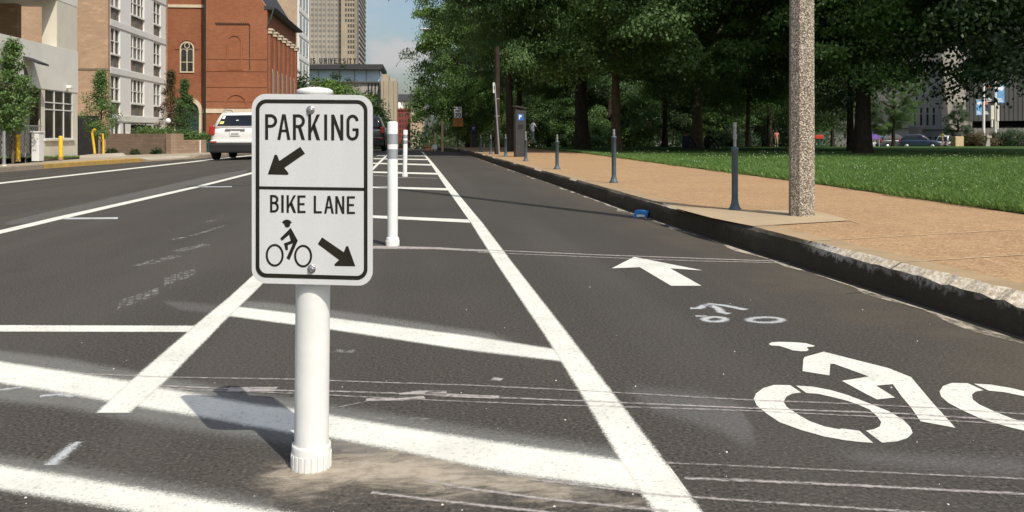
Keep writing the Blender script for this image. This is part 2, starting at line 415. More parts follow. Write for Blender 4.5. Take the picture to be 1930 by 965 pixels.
# ================================================================== SETTING
def frange(a,b,n): return [lerp(a,b,i/n) for i in range(n+1)]
YS=frange(-14,2,16)+[i*.5 for i in range(5,80)]+[40+i*2 for i in range(31)]+[110,130,160,200,260,330,420]
KR=[(-14,2.40),(3.19,2.36),(5.6,2.26),(8.5,2.18),(13.2,2.14),(20.2,2.03),(28.6,1.93),(33.5,1.86),(37.7,1.70),(42,1.25),(48,.7),(60,.4),(420,.4)]
KL=[(-14,-11.6),(20,-11.5),(25,-11.34),(27.8,-11.06),(30.5,-10.5),(32.7,-9.93),(35.7,-8.5),(38,-8.1),(60,-8.0),(420,-8.0)]
kr=lambda y:interp(KR,y); kl=lambda y:interp(KL,y)
def sheet(name,mat,fl,fr,nx,dz,ys=YS,feat=True):
    mb=MB(); vs=[];fs=[]
    for y in ys:
        a,b=fl(y),fr(y)
        for i in range(nx+1):
            x=lerp(a,b,i/nx); vs.append((x,y,gz(x,y)+dz))
    n=nx+1
    for j in range(len(ys)-1):
        for i in range(nx): fs.append((j*n+i,j*n+i+1,(j+1)*n+i+1,(j+1)*n+i))
    mb.add(vs,fs,True); return struct(mb,name,mat)
sheet('road',M['asphalt'],lambda y:kl(y)-.02,lambda y:kr(y)+.02,20,0)
KH=.165
# right kerb: swept profile with a broken arris
mb=MB(); rnd=random.Random(3)
ys=frange(-10,2,24)+[2+i*.07 for i in range(1,int(14/.07))]+[16+i*.2 for i in range(1,120)]+[40+i*2 for i in range(1,30)]
vs=[];fs=[];NP=6
def wob(y,s=0): return math.sin(y*3.1+s)*.35+math.sin(y*7.7+s*2)*.3+rnd.uniform(-.6,.6)
for y in ys:
    x=kr(y); g=gz(x,y); ch=.012+.010*abs(wob(y))+(.030*max(0,min(1,(5.0-y)/.9))*(.35+abs(wob(y,4))) if y<5.0 else 0); joint=.006 if abs((y*1/2.4)%1-.5)<.012 else 0
    for dx,dz in ((0,-.05),(.002*wob(y,1),.06),(.006+.004*wob(y,2)+joint,KH-ch*.7-.012),(ch*1.4+.006+joint,KH-.002*abs(wob(y,3))),(.12,KH),(.20,KH)):
        vs.append((x+dx,y,g+dz))
for j in range(len(ys)-1):
    for i in range(NP-1):
        fs.append((j*NP+i,j*NP+i+1,(j+1)*NP+i+1,(j+1)*NP+i)[::-1])
mb.add(vs,[],None)
for k,f in enumerate(fs):
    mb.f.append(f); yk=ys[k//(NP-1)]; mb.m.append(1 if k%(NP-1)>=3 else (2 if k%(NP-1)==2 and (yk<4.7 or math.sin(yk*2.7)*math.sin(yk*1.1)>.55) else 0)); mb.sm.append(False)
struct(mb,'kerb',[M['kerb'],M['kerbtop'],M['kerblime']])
LAWN=[(-14,4.6),(6.47,4.78),(10.8,5.05),(16,5.12),(29.3,5.45),(34,5.3),(42,5.0),(60,4.6),(420,4.6)]
lw=lambda y:interp(LAWN,y)
sheet('sidewalk',M['agg'],lambda y:kr(y)+.2,lambda y:lw(y)+.03,6,KH-.003)
# concrete pad round the lamp post, slab joints as narrow strips
pad=[G(x,y,KH) for x,y in ((1262,390),(1340,411),(1420,427),(1520,421),(1604,416),(1572,408),(1540,400),(1500,396),(1420,397),(1340,393))]
mb=MB(); mb.poly([p+Vector((0,0,.003)) for p in pad]); struct(mb,'concrete_pad',M['pad'])
mb=MB()
for a,b in (((1518,455),(1930,432)),((1640,498),(1930,480)),((1275,394),(1215,378)),((1545,400),(1620,421)),((1085,333),(1200,331)),((965,312),(1090,309))):
    p,q=G(*a,KH),G(*b,KH); d=(q-p).normalized(); s=d.cross(Vector((0,0,1)))*.006; up=Vector((0,0,.002))
    mb.quad(p-s+up,q-s+up,q+s+up,p+s+up)
struct(mb,'sidewalk_joints',M['joint'])
# lawn
sheet('lawn',M['turf'],lw,lambda y:62,30,.175)
# land to the horizon
def land():
    mb=MB(); vs=[];fs=[]
    xs=[-900,-400,-180,-80,-50,-32,-20,-12,-8,-3.5,0,6,14,30,62,90,150,300,600,1000]; yy=[-60,-14]+[i*6 for i in range(0,20)]+[120,150,200,280,400,600,900,1500]
    for y in yy:
        for x in xs: vs.append((x,y,gz(x,y)-.12))
    n=len(xs)
    for j in range(len(yy)-1):
        for i in range(n-1): fs.append((j*n+i,j*n+i+1,(j+1)*n+i+1,(j+1)*n+i))
    mb.add(vs,fs,True); struct(mb,'terrain',M['land'])
land()
# left kerb, pavement, grass strip, driveway
def lk_h(y): return interp([(0,.15),(32.5,.15),(33.1,.05),(35.0,.05),(35.5,.15)],y)
mb=MB(); vs=[]
ly=frange(-10,20,15)+[20+i*.25 for i in range(1,80)]+[40+i*4 for i in range(1,30)]
for y in ly:
    x=kl(y); g=gz(x,y); h=lk_h(y)
    for dx,dz in ((0,-.05),(-.01,h-.02),(-.03,h),(-.22,h)): vs.append((x+dx,y,g+dz))
mb.add(vs,[])
for j in range(len(ly)-1):
    y=ly[j]
    for i in range(3):
        mb.f.append((j*4+i,j*4+i+1,(j+1)*4+i+1,(j+1)*4+i)); mb.m.append(1 if 27<y<32.6 else 0); mb.sm.append(False)
struct(mb,'kerb',[M['stonekerb'],M['yellowkerb']])
LYS=sorted(set([y for y in YS if y<130]+[32+i*.2 for i in range(25)]))
inset=lambda y:interp([(32.7,.22),(33.1,1.5),(35.0,1.5),(35.4,.22)],y)
sheet('sidewalk',M['agg_left'],lambda y:-32,lambda y:kl(y)-inset(y),14,.14,LYS)
mb=MB(); rows=[32.7+i*.2 for i in range(15)]
for y in rows:
    x=kl(y); mb.v+=[(x-.21,y,gz(x,y)+lk_h(y)-.002),(x-inset(y)-.02,y,gz(x-inset(y),y)+.139)]
for j in range(len(rows)-1): mb.f.append((2*j,2*j+2,2*j+3,2*j+1)); mb.m.append(0); mb.sm.append(False)
struct(mb,'driveway',M['drive'])
VG=[]
for i in range(16):
    px=lerp(-70,150,i/15); f=G(px,lerp(308.5,296.8,i/15),.142); k=(px-CX)/F; t_=(-12.95)/(k*RX[0]+FX[0]); q=P(px,lerp(298.6,296.2,i/15),t_); VG.append((f,q))
mb=MB()
for f,q in VG: mb.v+=[tuple(f),tuple(f.lerp(q,.5)+Vector((0,0,.03))),tuple(q)]
for i in range(15):
    for k in (0,1): mb.f.append((3*i+k,3*i+3+k,3*i+4+k,3*i+1+k)); mb.m.append(0); mb.sm.append(True)
struct(mb,'verge',M['turf'])
# ------------------------------------------------------------------ road markings
def strip(name,A,B,mat,feather=.05,dz=.0014,sub=1,fade=False):
    """A and B: the two edges of a painted line, as matched points on the road"""
    mb=MB(); rows=[]
    for i in range(len(A)-1):
        for k in range(sub):
            f=k/sub; rows.append((tuple(lerp(u,v,f) for u,v in zip(A[i],A[i+1])),tuple(lerp(u,v,f) for u,v in zip(B[i],B[i+1]))))
    rows.append((A[-1],B[-1]))
    fs=[]
    for r,(a,b) in enumerate(rows):
        a=Vector(a) if len(a)==3 else G(*a); b=Vector(b) if len(b)==3 else G(*b)
        w=(b-a).length; d=(b-a)/w
        for p,e in ((a-d*feather,-feather),(a,0.),((a+b)/2,w/2),(b,0.),(b+d*feather,-feather)):
            if fade and r in (0,len(rows)-1): e=-feather
            mb.edge[len(mb.v)]=e; mb.v.append((p.x,p.y,gz(p.x,p.y)+dz))
        if r:
            for k in range(4):
                q=(r-1)*5+k; f=(q,q+1,q+6,q+5)
                mb.f.append(f); mb.m.append(0); mb.sm.append(False)
    # make every face look up
    for i,f in enumerate(mb.f):
        a,b,c=[Vector(mb.v[j]) for j in f[:3]]
        if (b-a).cross(c-a).z<0: mb.f[i]=f[::-1]
    return struct(mb,name,mat)
def shape(name,polys,mat,dz=.0014):
    mb=MB()
    for pl in polys:
        pts=[Vector(p) if len(p)==3 else G(*p) for p in pl]
        pts=[Vector((p.x,p.y,gz(p.x,p.y)+dz)) for p in pts]
        if sum(a.x*b.y-b.x*a.y for a,b in zip(pts,pts[1:]+pts[:1]))<0: pts=pts[::-1]
        st=len(mb.v); mb.poly(pts)
        for i in range(st,len(mb.v)): mb.edge[i]=.05
    return struct(mb,name,mat)
C,S,T=M['paint_crisp'],M['paint_spray'],M['paint_thin']
strip('lane_line',[(793,286),(795,287),(810,307),(843,357),(887,419),(938,500),(1032,640),(1090,734),(1170,869),(1231,963),(1300,1075)],
      [(795.5,286),(798,287),(816,307),(862,364),(908,419),(969,500),(1078,640),(1154,741),(1251,869),(1320,963),(1400,1075)],M['paint_crisp'],.02,.0018,2)
strip('lane_line',[(735,286),(728,292),(699.5,318),(470,526),(433,560),(371,611),(353,627),(246,719),(182,779)],
      [(738,286),(732,292),(706,318),(500,530),(470,560),(418,610),(402,627),(312,719),(244,779)],M['paint_crisp'],.02,.0018,3)
strip('parking_line',[(-330,517),(0,434),(107,409),(373,350),(473,325),(600,295)],[(-330,530),(0,441),(107,415.5),(373,353.6),(473,328.5),(600,297)],M['paint_crisp'],.03,.0013,3)
strip('parking_line',[(120,410.6),(222,409.6)],[(120,413.6),(222,413)],T,.02,.0016)
strip('parking_line',[(378,350.8),(437,350.6)],[(378,353),(437,352.7)],T,.02,.0016)
strip('edge_line',[(-200,365),(0,344),(403,299.6),(480,291.5)],[(-200,369),(0,346.6),(403,301.3),(480,292.7)],M['paint_crisp'],.03,.0013,6)
strip('stall_line',[(-300,612),(0,613.3),(371,614.5)],[(-300,624),(0,625.3),(358,626)],M['paint_crisp'],.02,.0013)
strip('buffer_stripe',[(433,577),(451,579),(560,592),(628,600),(880,633),(1041,658),(1066,663)],[(415,594),(431,596),(560,613),(628,622),(880,660),(1049,680),(1080,684)],S,.07,.0013)
strip('buffer_stripe',[(-200,655),(0,682),(122,700.5),(239,719),(343,739),(400,749),(497,766),(559,772),(624,784),(718,800),(800,813),(941,835),(1079,855),(1170,868),(1262,880)],
      [(-200,692),(0,722),(62,732),(201,756),(300,774),(376,786),(470,803),(555,818),(624,826),(742,848),(832,867),(977,895),(1122,914),(1205,926),(1300,932)],S,.08,.0016)
strip('crosswalk_line',[(-260,845),(0,878),(139,900),(261,921.6),(423,949),(540,969),(700,1000)],[(-260,880),(0,923),(119,941.5),(246,964),(400,993),(500,1015),(640,1050)],S,.07,.0013)
for k,(y0,xa,xb,y1,th) in enumerate(((405,708,882,414,6),(350.5,706,841,355,4),(322.5,700,821,326,3.2),(306.5,716,811,309.5,2.6),(298.3,724,804,299.8,2.0),(292.5,730,799,293,1.6))):
    strip('buffer_stripe',[(xa-20 if k else xa-30,y0),(xb+4,y1)],[(xa-20 if k else xa-30,y0+th*.8),(xb+4,y1+th)],M['paint_crisp'],.03,.0013,4)
strip('short_paint_dash',[(82,878),(140,834)],[(107,877),(152,833)],T,.03,.0014)
cs=lambda l,s,ox,oy:[(x/s+ox,y/s+oy) for x,y in l]
shape('lane_arrow',[[(1153,506),(1195,484.5),(1324,510),(1263,506),(1322,539),(1265,539),(1206,504)]],C)
c6=lambda l:cs(l,4.825,1130,460)
def inkline(name,pts,w,mat,dz=.0016,closed=False,feather=.02):
    """a hand sprayed line of real width w"""
    ps=[G(*p) for p in pts]
    if closed: ps.append(ps[0])
    A=[];B=[]
    for i,p in enumerate(ps):
        d=ps[min(i+1,len(ps)-1)]-ps[max(i-1,0)]
        if closed and i in (0,len(ps)-1): d=ps[1]-ps[-2]
        d.z=0; d.normalize(); n=Vector((-d.y,d.x,0)); ww=w(i/(len(ps)-1)) if callable(w) else w
        A.append(tuple(p-n*ww/2)); B.append(tuple(p+n*ww/2))
    return strip(name,A,B,mat,feather,dz)
ell=lambda cx,cy,rx,ry,n=20:[(cx+rx*math.cos(a),cy+ry*math.sin(a)) for a in (2*math.pi*i/n for i in range(n))]
inkline('sprayed_arrow',c6([(825,585),(900,588),(950,563),(1010,547),(1130,560),(1330,600)]),.035,T)
inkline('sprayed_arrow',c6([(1000,552),(1080,590),(1110,625),(1180,637)]),.035,T)
inkline('sprayed_bicycle',c6(ell(1048,687,92,21)),.032,T,closed=True)
inkline('sprayed_bicycle',c6(ell(1510,693,148,24)),.032,T,closed=True)
inkline('sprayed_bicycle',c6([(870,656),(980,660)]),.025,T)
c5=lambda l:[G(*p) for p in cs(l,3.64,1400,630)]
helmet=[(178,70),(195,58),(250,54),(350,57),(430,63),(497,82),(480,88),(438,90),(452,110),(440,118),(400,119),(340,112),(295,95),(250,82),(195,80)]
rider=[(555,122),(1000,235),(1155,297),(1195,345),(1300,470),(1400,580),(1458,645),(1220,600),(1150,500),(1090,430),(1030,345),(915,355),(1045,437),(920,450),(860,420),(680,322),(865,292),(625,205),(600,205),(595,285),(410,255),(415,175),(425,158)]
segA=[(325,352),(215,350),(140,372),(90,410),(75,445),(95,490),(160,545),(250,605),(400,660),(560,705),(700,730),(800,742),(895,748),(800,665),(680,650),(660,655),(560,635),(460,600),(380,555),(300,500),(280,465),(300,430),(340,410),(400,402)]
segB=[(365,355),(480,362),(600,385),(720,420),(850,470),(1000,530),(1100,590),(1150,640),(1165,680),(1130,715),(1060,738),(955,747),(845,665),(900,655),(940,635),(950,605),(920,565),(870,520),(780,480),(700,455),(600,430),(520,412),(435,405)]
w1=c5([(75,445)])[0]; w2=c5([(1360,430)])[0]; dl=w2-w1
shape('bicycle_symbol',[c5(helmet),c5(rider),c5(segA),c5(segB),[p+dl for p in c5(segA)],[p+dl for p in c5(segB)]],C)
# scrapes, drips and worn old marks on the asphalt
W=lambda w:w
sl=[([(150,705),(320,712),(560,716),(720,722),(880,727),(1090,737),(1410,755),(1600,762),(1760,770),(1990,786)],.016),
    ([(300,728),(450,735),(560,738),(640,739),(800,744),(900,749),(1100,757),(1400,770),(1700,781),(1990,799)],.020),
    ([(300,733),(560,743),(700,750),(830,756),(1000,763),(1100,766),(1400,775),(1700,789),(1990,806)],.014),
    ([(700,466),(780,468),(900,471),(1130,481),(1300,487),(1470,493)],.05),([(900,476),(1130,485.5),(1300,492),(1490,496.5)],.035),
    ([(1255,874),(1400,880),(1600,889),(1990,907)],.012),([(1290,903),(1420,908),(1600,916),(1990,936)],.022),    ([(1000,905),(1250,935),(1500,952),(1990,985)],.016),([(800,908),(900,925),(1050,945),(1260,965)],.02),([(700,930),(850,948),(1010,965),(1200,990)],.02),
    ([(640,768),(720,752),(800,745)],.008)]
for i,(pts,w) in enumerate(sl): inkline('scrape_mark',pts,w*.72,M['scrape'],.0024,feather=.01)
inkline('paint_smear',[(752,744),(790,741),(842,741)],lambda f:.02+.06*f*(1.2-f),M['scrape'],.0027)
inkline('paint_smear',[(690,755),(760,754),(800,750)],.03,M['scrape'],.0027)
inkline('paint_smear',[(800,744),(900,749),(940,750)],.035,M['scrape'],.0027)
inkline('paint_smear',[(430,736),(470,735),(520,735)],.05,M['scrape'],.0027)
inkline('paint_smear',[(630,661),(655,662),(668,662)],.05,M['ghost'],.0007)
inkline('paint_smear',[(928,714),(946,716)],.035,M['scrape'],.0009)
inkline('paint_smear',[(700,466),(820,468),(930,474)],lambda f:.16*(1-f*.6),M['scrape'],.0009)
inkline('paint_smear',[(700,330),(760,334.5),(825,336)],.09,M['scrape'],.0009)
inkline('paint_smear',[(75,748),(110,744),(140,748)],.02,T,.0019); inkline('paint_smear',[(-60,742),(0,736),(40,731)],.012,T,.0019)
inkline('paint_smear',[(690,790),(745,788),(812,790)],.02,M['ghost'],.0007)
strip('paint_overspray',[(1170,725),(1330,742),(1420,770)],[(1180,760),(1350,810),(1430,850)],M['overspray'],.06,.0006,3,True)
strip('paint_overspray',[(1560,852),(1750,858),(1990,866)],[(1560,862),(1750,884),(1990,905)],M['overspray'],.05,.0006,3,True)
strip('paint_overspray',[(0,420),(240,366),(470,314)],[(0,436),(240,381),(470,325)],M['overspray'],.1,.0006,3,True)
strip('paint_overspray',[(300,566),(380,572),(430,578)],[(320,582),(380,588),(420,594)],M['overspray'],.05,.0006,3,True)
strip('paint_overspray',[(-100,650),(122,676),(400,728),(718,780),(1079,835),(1240,862)],[(-100,690),(122,712),(400,765),(718,815),(1079,870),(1240,890)],M['overspray2'],.10,.0004,3,True)
strip('paint_overspray',[(-100,700),(122,726),(346,775),(600,810),(900,870),(1205,915)],[(-100,745),(122,768),(330,805),(600,845),(900,900),(1205,940)],M['overspray2'],.08,.0005,3,True)
strip('paint_overspray',[(-100,845),(139,880),(423,932),(560,960)],[(-100,880),(139,915),(423,965),(560,990)],M['overspray2'],.08,.0004,3,True)
strip('paint_overspray',[(430,560),(700,595),(1030,645)],[(430,590),(700,625),(1030,675)],M['overspray2'],.08,.0004,3,True)
# old lettering blocks almost worn away
cg=lambda l:cs(l,4.825,200,400)
for (a,b,c,d,n) in (((100,890),(490,745),(490,680),(130,800),5),((525,675),(830,565),(825,500),(530,595),5)):
    for k in range(n):
        f0,f1=k/n,(k+.82)/n
        L=lambda p,q,f:(lerp(p[0],q[0],f),lerp(p[1],q[1],f))
        q=cg([L(a,b,f0),L(a,b,f1),L(d,c,f1),L(d,c,f0)])
        strip('worn_lettering',[q[0],q[1]],[q[3],q[2]],M['ghost'],.01,.0007)
for a,b,w in (((290,490),(640,395),.10),((630,360),(920,290),.10),((600,250),(720,225),.07),((780,215),(1090,118),.06),((880,90),(1010,70),.05)):
    inkline('worn_lettering',cg([a,((a[0]+b[0])/2,(a[1]+b[1])/2),b]),w,M['ghost'],.0007)
# lime strip left in the gutter
mb=MB(); rr=random.Random(5)
pr=None; k=0
gy=[2.2+i*.12 for i in range(230)]
for i,y in enumerate(gy):
    x=kr(y); w=(.014+.12*max(0,math.sin(y*2.3+.5)*math.sin(y*.83+1)*math.sin(y*5.1)+.08))*(1 if y<12 else .7)
    for xx,e in ((x-.052,.02),(x-.055-w*.5,.012),(x-.055-w,-.004)):
        mb.edge[len(mb.v)]=e; mb.v.append((xx,y,gz(xx,y)+.003))
    if i:
        for q in (0,1):
            b=(i-1)*3+q; mb.f.append((b+1,b,b+3,b+4)); mb.m.append(0); mb.sm.append(False)
struct(mb,'gutter_strip',M['gutter'])
# tan dirt round the sign post
mb=MB(); NX,NY=34,16
ctr=[(470,905),(560,902),(650,885),(760,885),(900,905),(1040,925),(1200,945),(1340,955)]
for j in range(NY+1):
    for i in range(NX+1):
        px=lerp(440,1380,i/NX); cy=interp([(a,b) for a,b in ctr],px); hw=interp([(440,24),(600,58),(760,58),(900,52),(1100,44),(1380,26)],px)
        py=cy+lerp(-1.25,1.25,j/NY)*hw
        p=G(px,py); e=.95*(1-abs(lerp(-1.25,1.25,j/NY))/1.25)*interp([(440,0),(520,.75),(760,1),(1000,.72),(1380,0)],px)
        mb.edge[len(mb.v)]=e; mb.v.append((p.x,p.y,p.z+.0009))
for j in range(NY):
    for i in range(NX):
        a=j*(NX+1)+i; mb.f.append((a,a+NX+1,a+NX+2,a+1)); mb.m.append(0); mb.sm.append(False)
for i,f in enumerate(mb.f):
    a,b,c=[Vector(mb.v[q]) for q in f[:3]]
    if (b-a).cross(c-a).z<0: mb.f[i]=f[::-1]
struct(mb,'dirt_stain',M['dirt'])
# small grit on the near road
mb=MB(); rg=random.Random(11)
for i in range(90):
    px,py=rg.uniform(-40,1970),rg.uniform(430,985); p=G(px,py)
    if not(-3.5<p.x<2.25): continue
    s=rg.choice((.0012,.0016,.002,.0025,.0035)); q=[]
    for k in range(4):
        w=k*math.pi/2+rg.random(); q.append(p+Vector((math.cos(w)*s,math.sin(w)*s,.001)))
    mb.add(q+[p+Vector((0,0,.001+s*.8))],[(0,1,4),(1,2,4),(2,3,4),(3,0,4)])
tag(mb.build('grit',M['concrete']),'pale grit and chips scattered over the asphalt','grit',kind='stuff')
# ================================================================== THE SIGN AND THE POSTS
TS=2.052; O=P(588.5,HY,TS); Rv=Vector((RX[0],RX[1],0)); Fv=Vector((FX[0],FX[1],0)); U=Vector((0,0,1))
post=AT(589,2.108); 
root=thing('sign_post','white flexible post in the foreground carrying the black and white PARKING and BIKE LANE sign','sign',post,-YAW)
def loc(px,py,d=0):   # sign plane coordinates in the post's local frame
    p=O+Rv*((px-588.5)/F*TS)+U*((HY-py)/F*TS)-Fv*d
    q=p-post; return Vector((q.dot(Rv),q.dot(Fv),q.z))
mb=MB(); lean=.0095
tube=[(.0412,.05),(.0412,.90)]
b0=len(mb.v); mb.lathe([(.0408,.0),(.0408,.898)],40,capt=False)
def leanv(mb,b0):
    for i in range(b0,len(mb.v)):
        x,y,z=mb.v[i]; mb.v[i]=(x+lean*z+ -.003,y,z)
leanv(mb,b0); mb.build('post',M['white_plastic'],root)
mb=MB(); mb.lathe([(.0455,.0),(.0462,.004),(.0462,.052),(.0455,.057),(.0435,.058),(.0435,.03)],40,capt=False)
for k in range(20):
    a=2*math.pi*k/20; c,s=math.cos(a),math.sin(a)
    vs=[]
    for da in (-.085,.085):
        for r in (.0462,.0482):
            for z in (.0,.036): vs.append((r*math.cos(a+da),r*math.sin(a+da),z))
    mb.add(vs,[(0,1,3,2),(6,7,5,4),(2,3,7,6),(1,5,7,3),(0,2,6,4)])
leanv(mb,0); mb.build('base_collar',M['white_plastic'],root)
mb=MB(); mb.lathe([(.0405,.894),(.0425,.897),(.0432,.902),(.042,.906),(.034,.910),(.018,.9125),(.002,.913)],40,capt=False); leanv(mb,0)
mb.build('cap',M['white_plastic'],root)
# panel
def rrect(x0,x1,y0l,y0r,y1l,y1r,r,n=8):
    """rounded rectangle in picture units of the sign plane; tops and bottoms slope slightly"""
    pts=[]
    yt=lambda x:lerp(y0l,y0r,(x-x0)/(x1-x0)); yb=lambda x:lerp(y1l,y1r,(x-x0)/(x1-x0))
    for cx,ct,a0 in ((x0+r,0,180),(x1-r,0,270),(x1-r,1,0),(x0+r,1,90)):
        for k in range(n+1):
            a=R(a0+90*k/n); x=cx+r*math.cos(a)
            pts.append((x,(yt(cx)+r if ct==0 else yb(cx)-r)+r*math.sin(a)))
    return pts
out=rrect(474.5,702.5,176.5,179.5,533.5,539,27)
mb=MB(); fr=[loc(x,y,0) for x,y in out]; 
mb.prism(fr,(0,.0022,0)); panel=mb.build('sign_panel',M['sheet'],root)
D1=.0008
def decal(name,polys,rings=(),d=D1,mat='black'):
    mb=MB()
    for pl in polys:
        mb.prism([loc(x,y,0) for x,y in pl],(0,-d,0))
    for o,i in rings: mb.ring([loc(x,y,0) for x,y in o],[loc(x,y,0) for x,y in i],(0,-d,0))
    # flip any face that looks away from the viewer on the front layer is harmless: closed solids
    return mb.build(name,M[mat],panel)
decal('border',[[(488.5,351),(688,353.8),(688,359.6),(488.5,356.5)]],[(rrect(482,692.7,187,188.6,522.5,528,20),rrect(489,686,194.2,195.6,515,520.3,14))])
SA,SB=(5.3625,470,170),(4.596,470,340)
def arc(cx,cy,rx,ry,a0,a1,n=12): return [(cx+rx*math.cos(R(lerp(a0,a1,i/n))),cy+ry*math.sin(R(lerp(a0,a1,i/n)))) for i in range(n+1)]
def stroke(pts,w):
    L=[];Q=[]
    for i,p in enumerate(pts):
        a=pts[max(i-1,0)];b=pts[min(i+1,len(pts)-1)]; dx,dy=b[0]-a[0],b[1]-a[1]; l=math.hypot(dx,dy); nx,ny=-dy/l*w/2,dx/l*w/2
        L.append((p[0]+nx,p[1]+ny));Q.append((p[0]-nx,p[1]-ny))
    return L+Q[::-1]
def glyph(ch,W_,Hh,s):
    """polygons of one letter in a W_ x Hh cell, y down"""
    h=s/2; bar=lambda x0,x1,y0,y1:[(x0,y0),(x1,y0),(x1,y1),(x0,y1)]
    if ch=='I': return [bar(0,W_,0,Hh)]
    if ch=='L': return [bar(0,s,0,Hh),bar(s,W_,Hh-s*.95,Hh)]
    if ch=='E': return [bar(0,s,0,Hh),bar(s,W_,0,s*.95),bar(s,W_,Hh-s*.95,Hh),bar(s,W_*.88,Hh*.5-s*.5,Hh*.5+s*.42)]
    def bowl(y0,y1,x1):
        r=(y1-y0)/2-h; cy=(y0+y1)/2; rx=min(r*1.05,x1*.42)
        return stroke([(s,y0+h),(x1-h-rx,y0+h)]+arc(x1-h-rx,cy,rx,r,-90,90)[1:-1]+[(x1-h-rx,y1-h),(s,y1-h)],s)
    if ch=='P': return [bar(0,s,0,Hh),bowl(0,Hh*.53,W_)]
    if ch=='R': return [bar(0,s,0,Hh),bowl(0,Hh*.53,W_),[(W_*.40,Hh*.5),(W_*.68,Hh*.48),(W_,Hh),(W_-s*1.1,Hh)]]
    if ch=='B': return [bar(0,s,0,Hh),bowl(0,Hh*.52,W_*.95),bowl(Hh*.52-s,Hh,W_)]
    if ch=='K': return [bar(0,s,0,Hh),[(s,Hh*.52),(W_-s*1.15,0),(W_,0),(s,Hh*.74)],[(W_*.33,Hh*.5),(W_*.55,Hh*.33),(W_,Hh),(W_-s*1.15,Hh)]]
    if ch=='N': return [bar(0,s,0,Hh),bar(W_-s,W_,0,Hh),[(s,0),(W_-s,Hh*.66),(W_-s,Hh),(s,Hh*.34)]]
    if ch=='A': return [[(W_*.5-s*.6,0),(W_*.5,0),(W_*.5,s*1.6),(s*1.02,Hh),(0,Hh)],[(W_*.5,0),(W_*.5+s*.6,0),(W_,Hh),(W_-s*1.02,Hh),(W_*.5,s*1.6)],bar(W_*.27,W_*.73,Hh*.60,Hh*.60+s*.85)]
    if ch=='G':
        rx,ry=W_/2-h,W_*.5-h*.6; c=W_/2
        return [stroke([(W_-h,Hh*.245)]+[(c+(W_/2-h)*math.cos(R(a)),h+ry+ry*math.sin(R(a))) for a in range(-20,-181,-16)]+[(h,Hh-h-ry)]+[(c+(W_/2-h)*math.cos(R(a)),Hh-h-ry+ry*math.sin(R(a))) for a in range(180,-1,-15)]+[(W_-h,Hh*.54)],s),bar(W_*.5,W_-s*.2,Hh*.53,Hh*.53+s*.9)]
def text(cells,frame,yt,yb,s):
    polys=[]; x0=cells[0][1]; x1=cells[-1][2]
    for ch,a,b in cells:
        f=((a+b)/2-x0)/(x1-x0); t=lerp(yt[0],yt[1],f); bt=lerp(yb[0],yb[1],f)
        for pl in glyph(ch,b-a,bt-t,s): polys.append([((a+x)/frame[0]+frame[1],(t+y)/frame[0]+frame[2]) for x,y in pl])
    return polys
pk=text([('P',160,282),('A',283,415),('R',441,562),('K',595,715),('I',757,787),('N',828,950),('G',982,1105)],SA,(242,247),(499,509),30)
bl=text([('B',180,256),('I',277,298),('K',323,405),('E',417,487),('L',558,628),('A',648,732),('N',745,823),('E',845,915)],SB,(125,138),(277,291),19.5)
fa=lambda l,s:[(x/s[0]+s[1],y/s[0]+s[2]) for x,y in l]
decal('lettering',pk+bl)
decal('arrow',[fa([(515,572),(562,640),(352,785),(395,835),(395,850),(380,855),(187,850),(255,655),(270,650),(283,660),(303,715)],SA)])
decal('arrow',[fa([(630,493),(818,622),(838,572),(855,568),(918,743),(740,740),(738,725),(778,688),(593,550)],SB)])
helm=[(283,362),(300,345),(325,338),(350,345),(369,365),(355,374),(352,395),(340,405),(325,408),(310,400),(302,378)]
body=[(358,410),(420,522),(348,688),(322,672),(378,545),(333,560),(335,600),(315,606),(300,545),(355,525),(358,518),(345,470),(282,523),(268,502),(330,440)]
wh=[(fa(ell(cx,cy,78,98,32),SB),fa(ell(cx,cy,60,80,32),SB)) for cx,cy in ((220,648),(466,655))]
decal('bicycle_symbol',[fa(helm,SB),fa(body,SB)],wh)
for px,py in ((585.4,207),(587.5,506.5)):
    c=loc(px,py,0); mb=MB(); n=16
    mb.lathe([(.0098,0),(.0098,.0018),(.0075,.0025)],24); mb.lathe([(.0068,.0025),(.0064,.0075),(.004,.0088)],6,sm=False)
    mat=Matrix.Translation(c)@Matrix.Rotation(R(90),4,'X'); mb.rot(0,mat); mb.build('bolt',M['bolt'],panel)
# plain delineator posts
def delineator(px,py,h,r,label,lean=0):
    g=G(px,py); t=thing('delineator_post',label,'post',g,0,'white delineator posts in the buffer')
    mb=MB(); mb.lathe([(r,.0),(r,h),(r*.93,h+.006),(r*.5,h+.010),(.002,h+.011)],28,capt=False); mb.build('post',M['white_plastic'],t)
    mb=MB(); mb.lathe([(r*1.22,0),(r*1.24,.05),(r*1.12,.062),(r*1.02,.064)],28,capt=False)
    for k in range(14):
        a=2*math.pi*k/14; mb.box(-.006,.006,-r*1.3,-r*1.2,0,.04); mb.rot(len(mb.v)-8,Matrix.Rotation(a,4,'Z'))
    mb.build('base_collar',M['white_plastic'],t)
    for z0,z1 in ((.735,.81),(.63,.70)):
        mb=MB(); mb.lathe([(r*1.015,z0*h/.89),(r*1.015,z1*h/.89)],28,capb=False,capt=False); mb.build('reflective_band',M['band'],t)
    t.rotation_euler=(0,lean,0); return t
delineator(740,463,.882,.0375,'tall white delineator post nearest behind the sign, with two silver bands')
delineator(763,333,.872,.0425,'white delineator post standing farther up the buffer, past the banded post nearest the sign',.012)
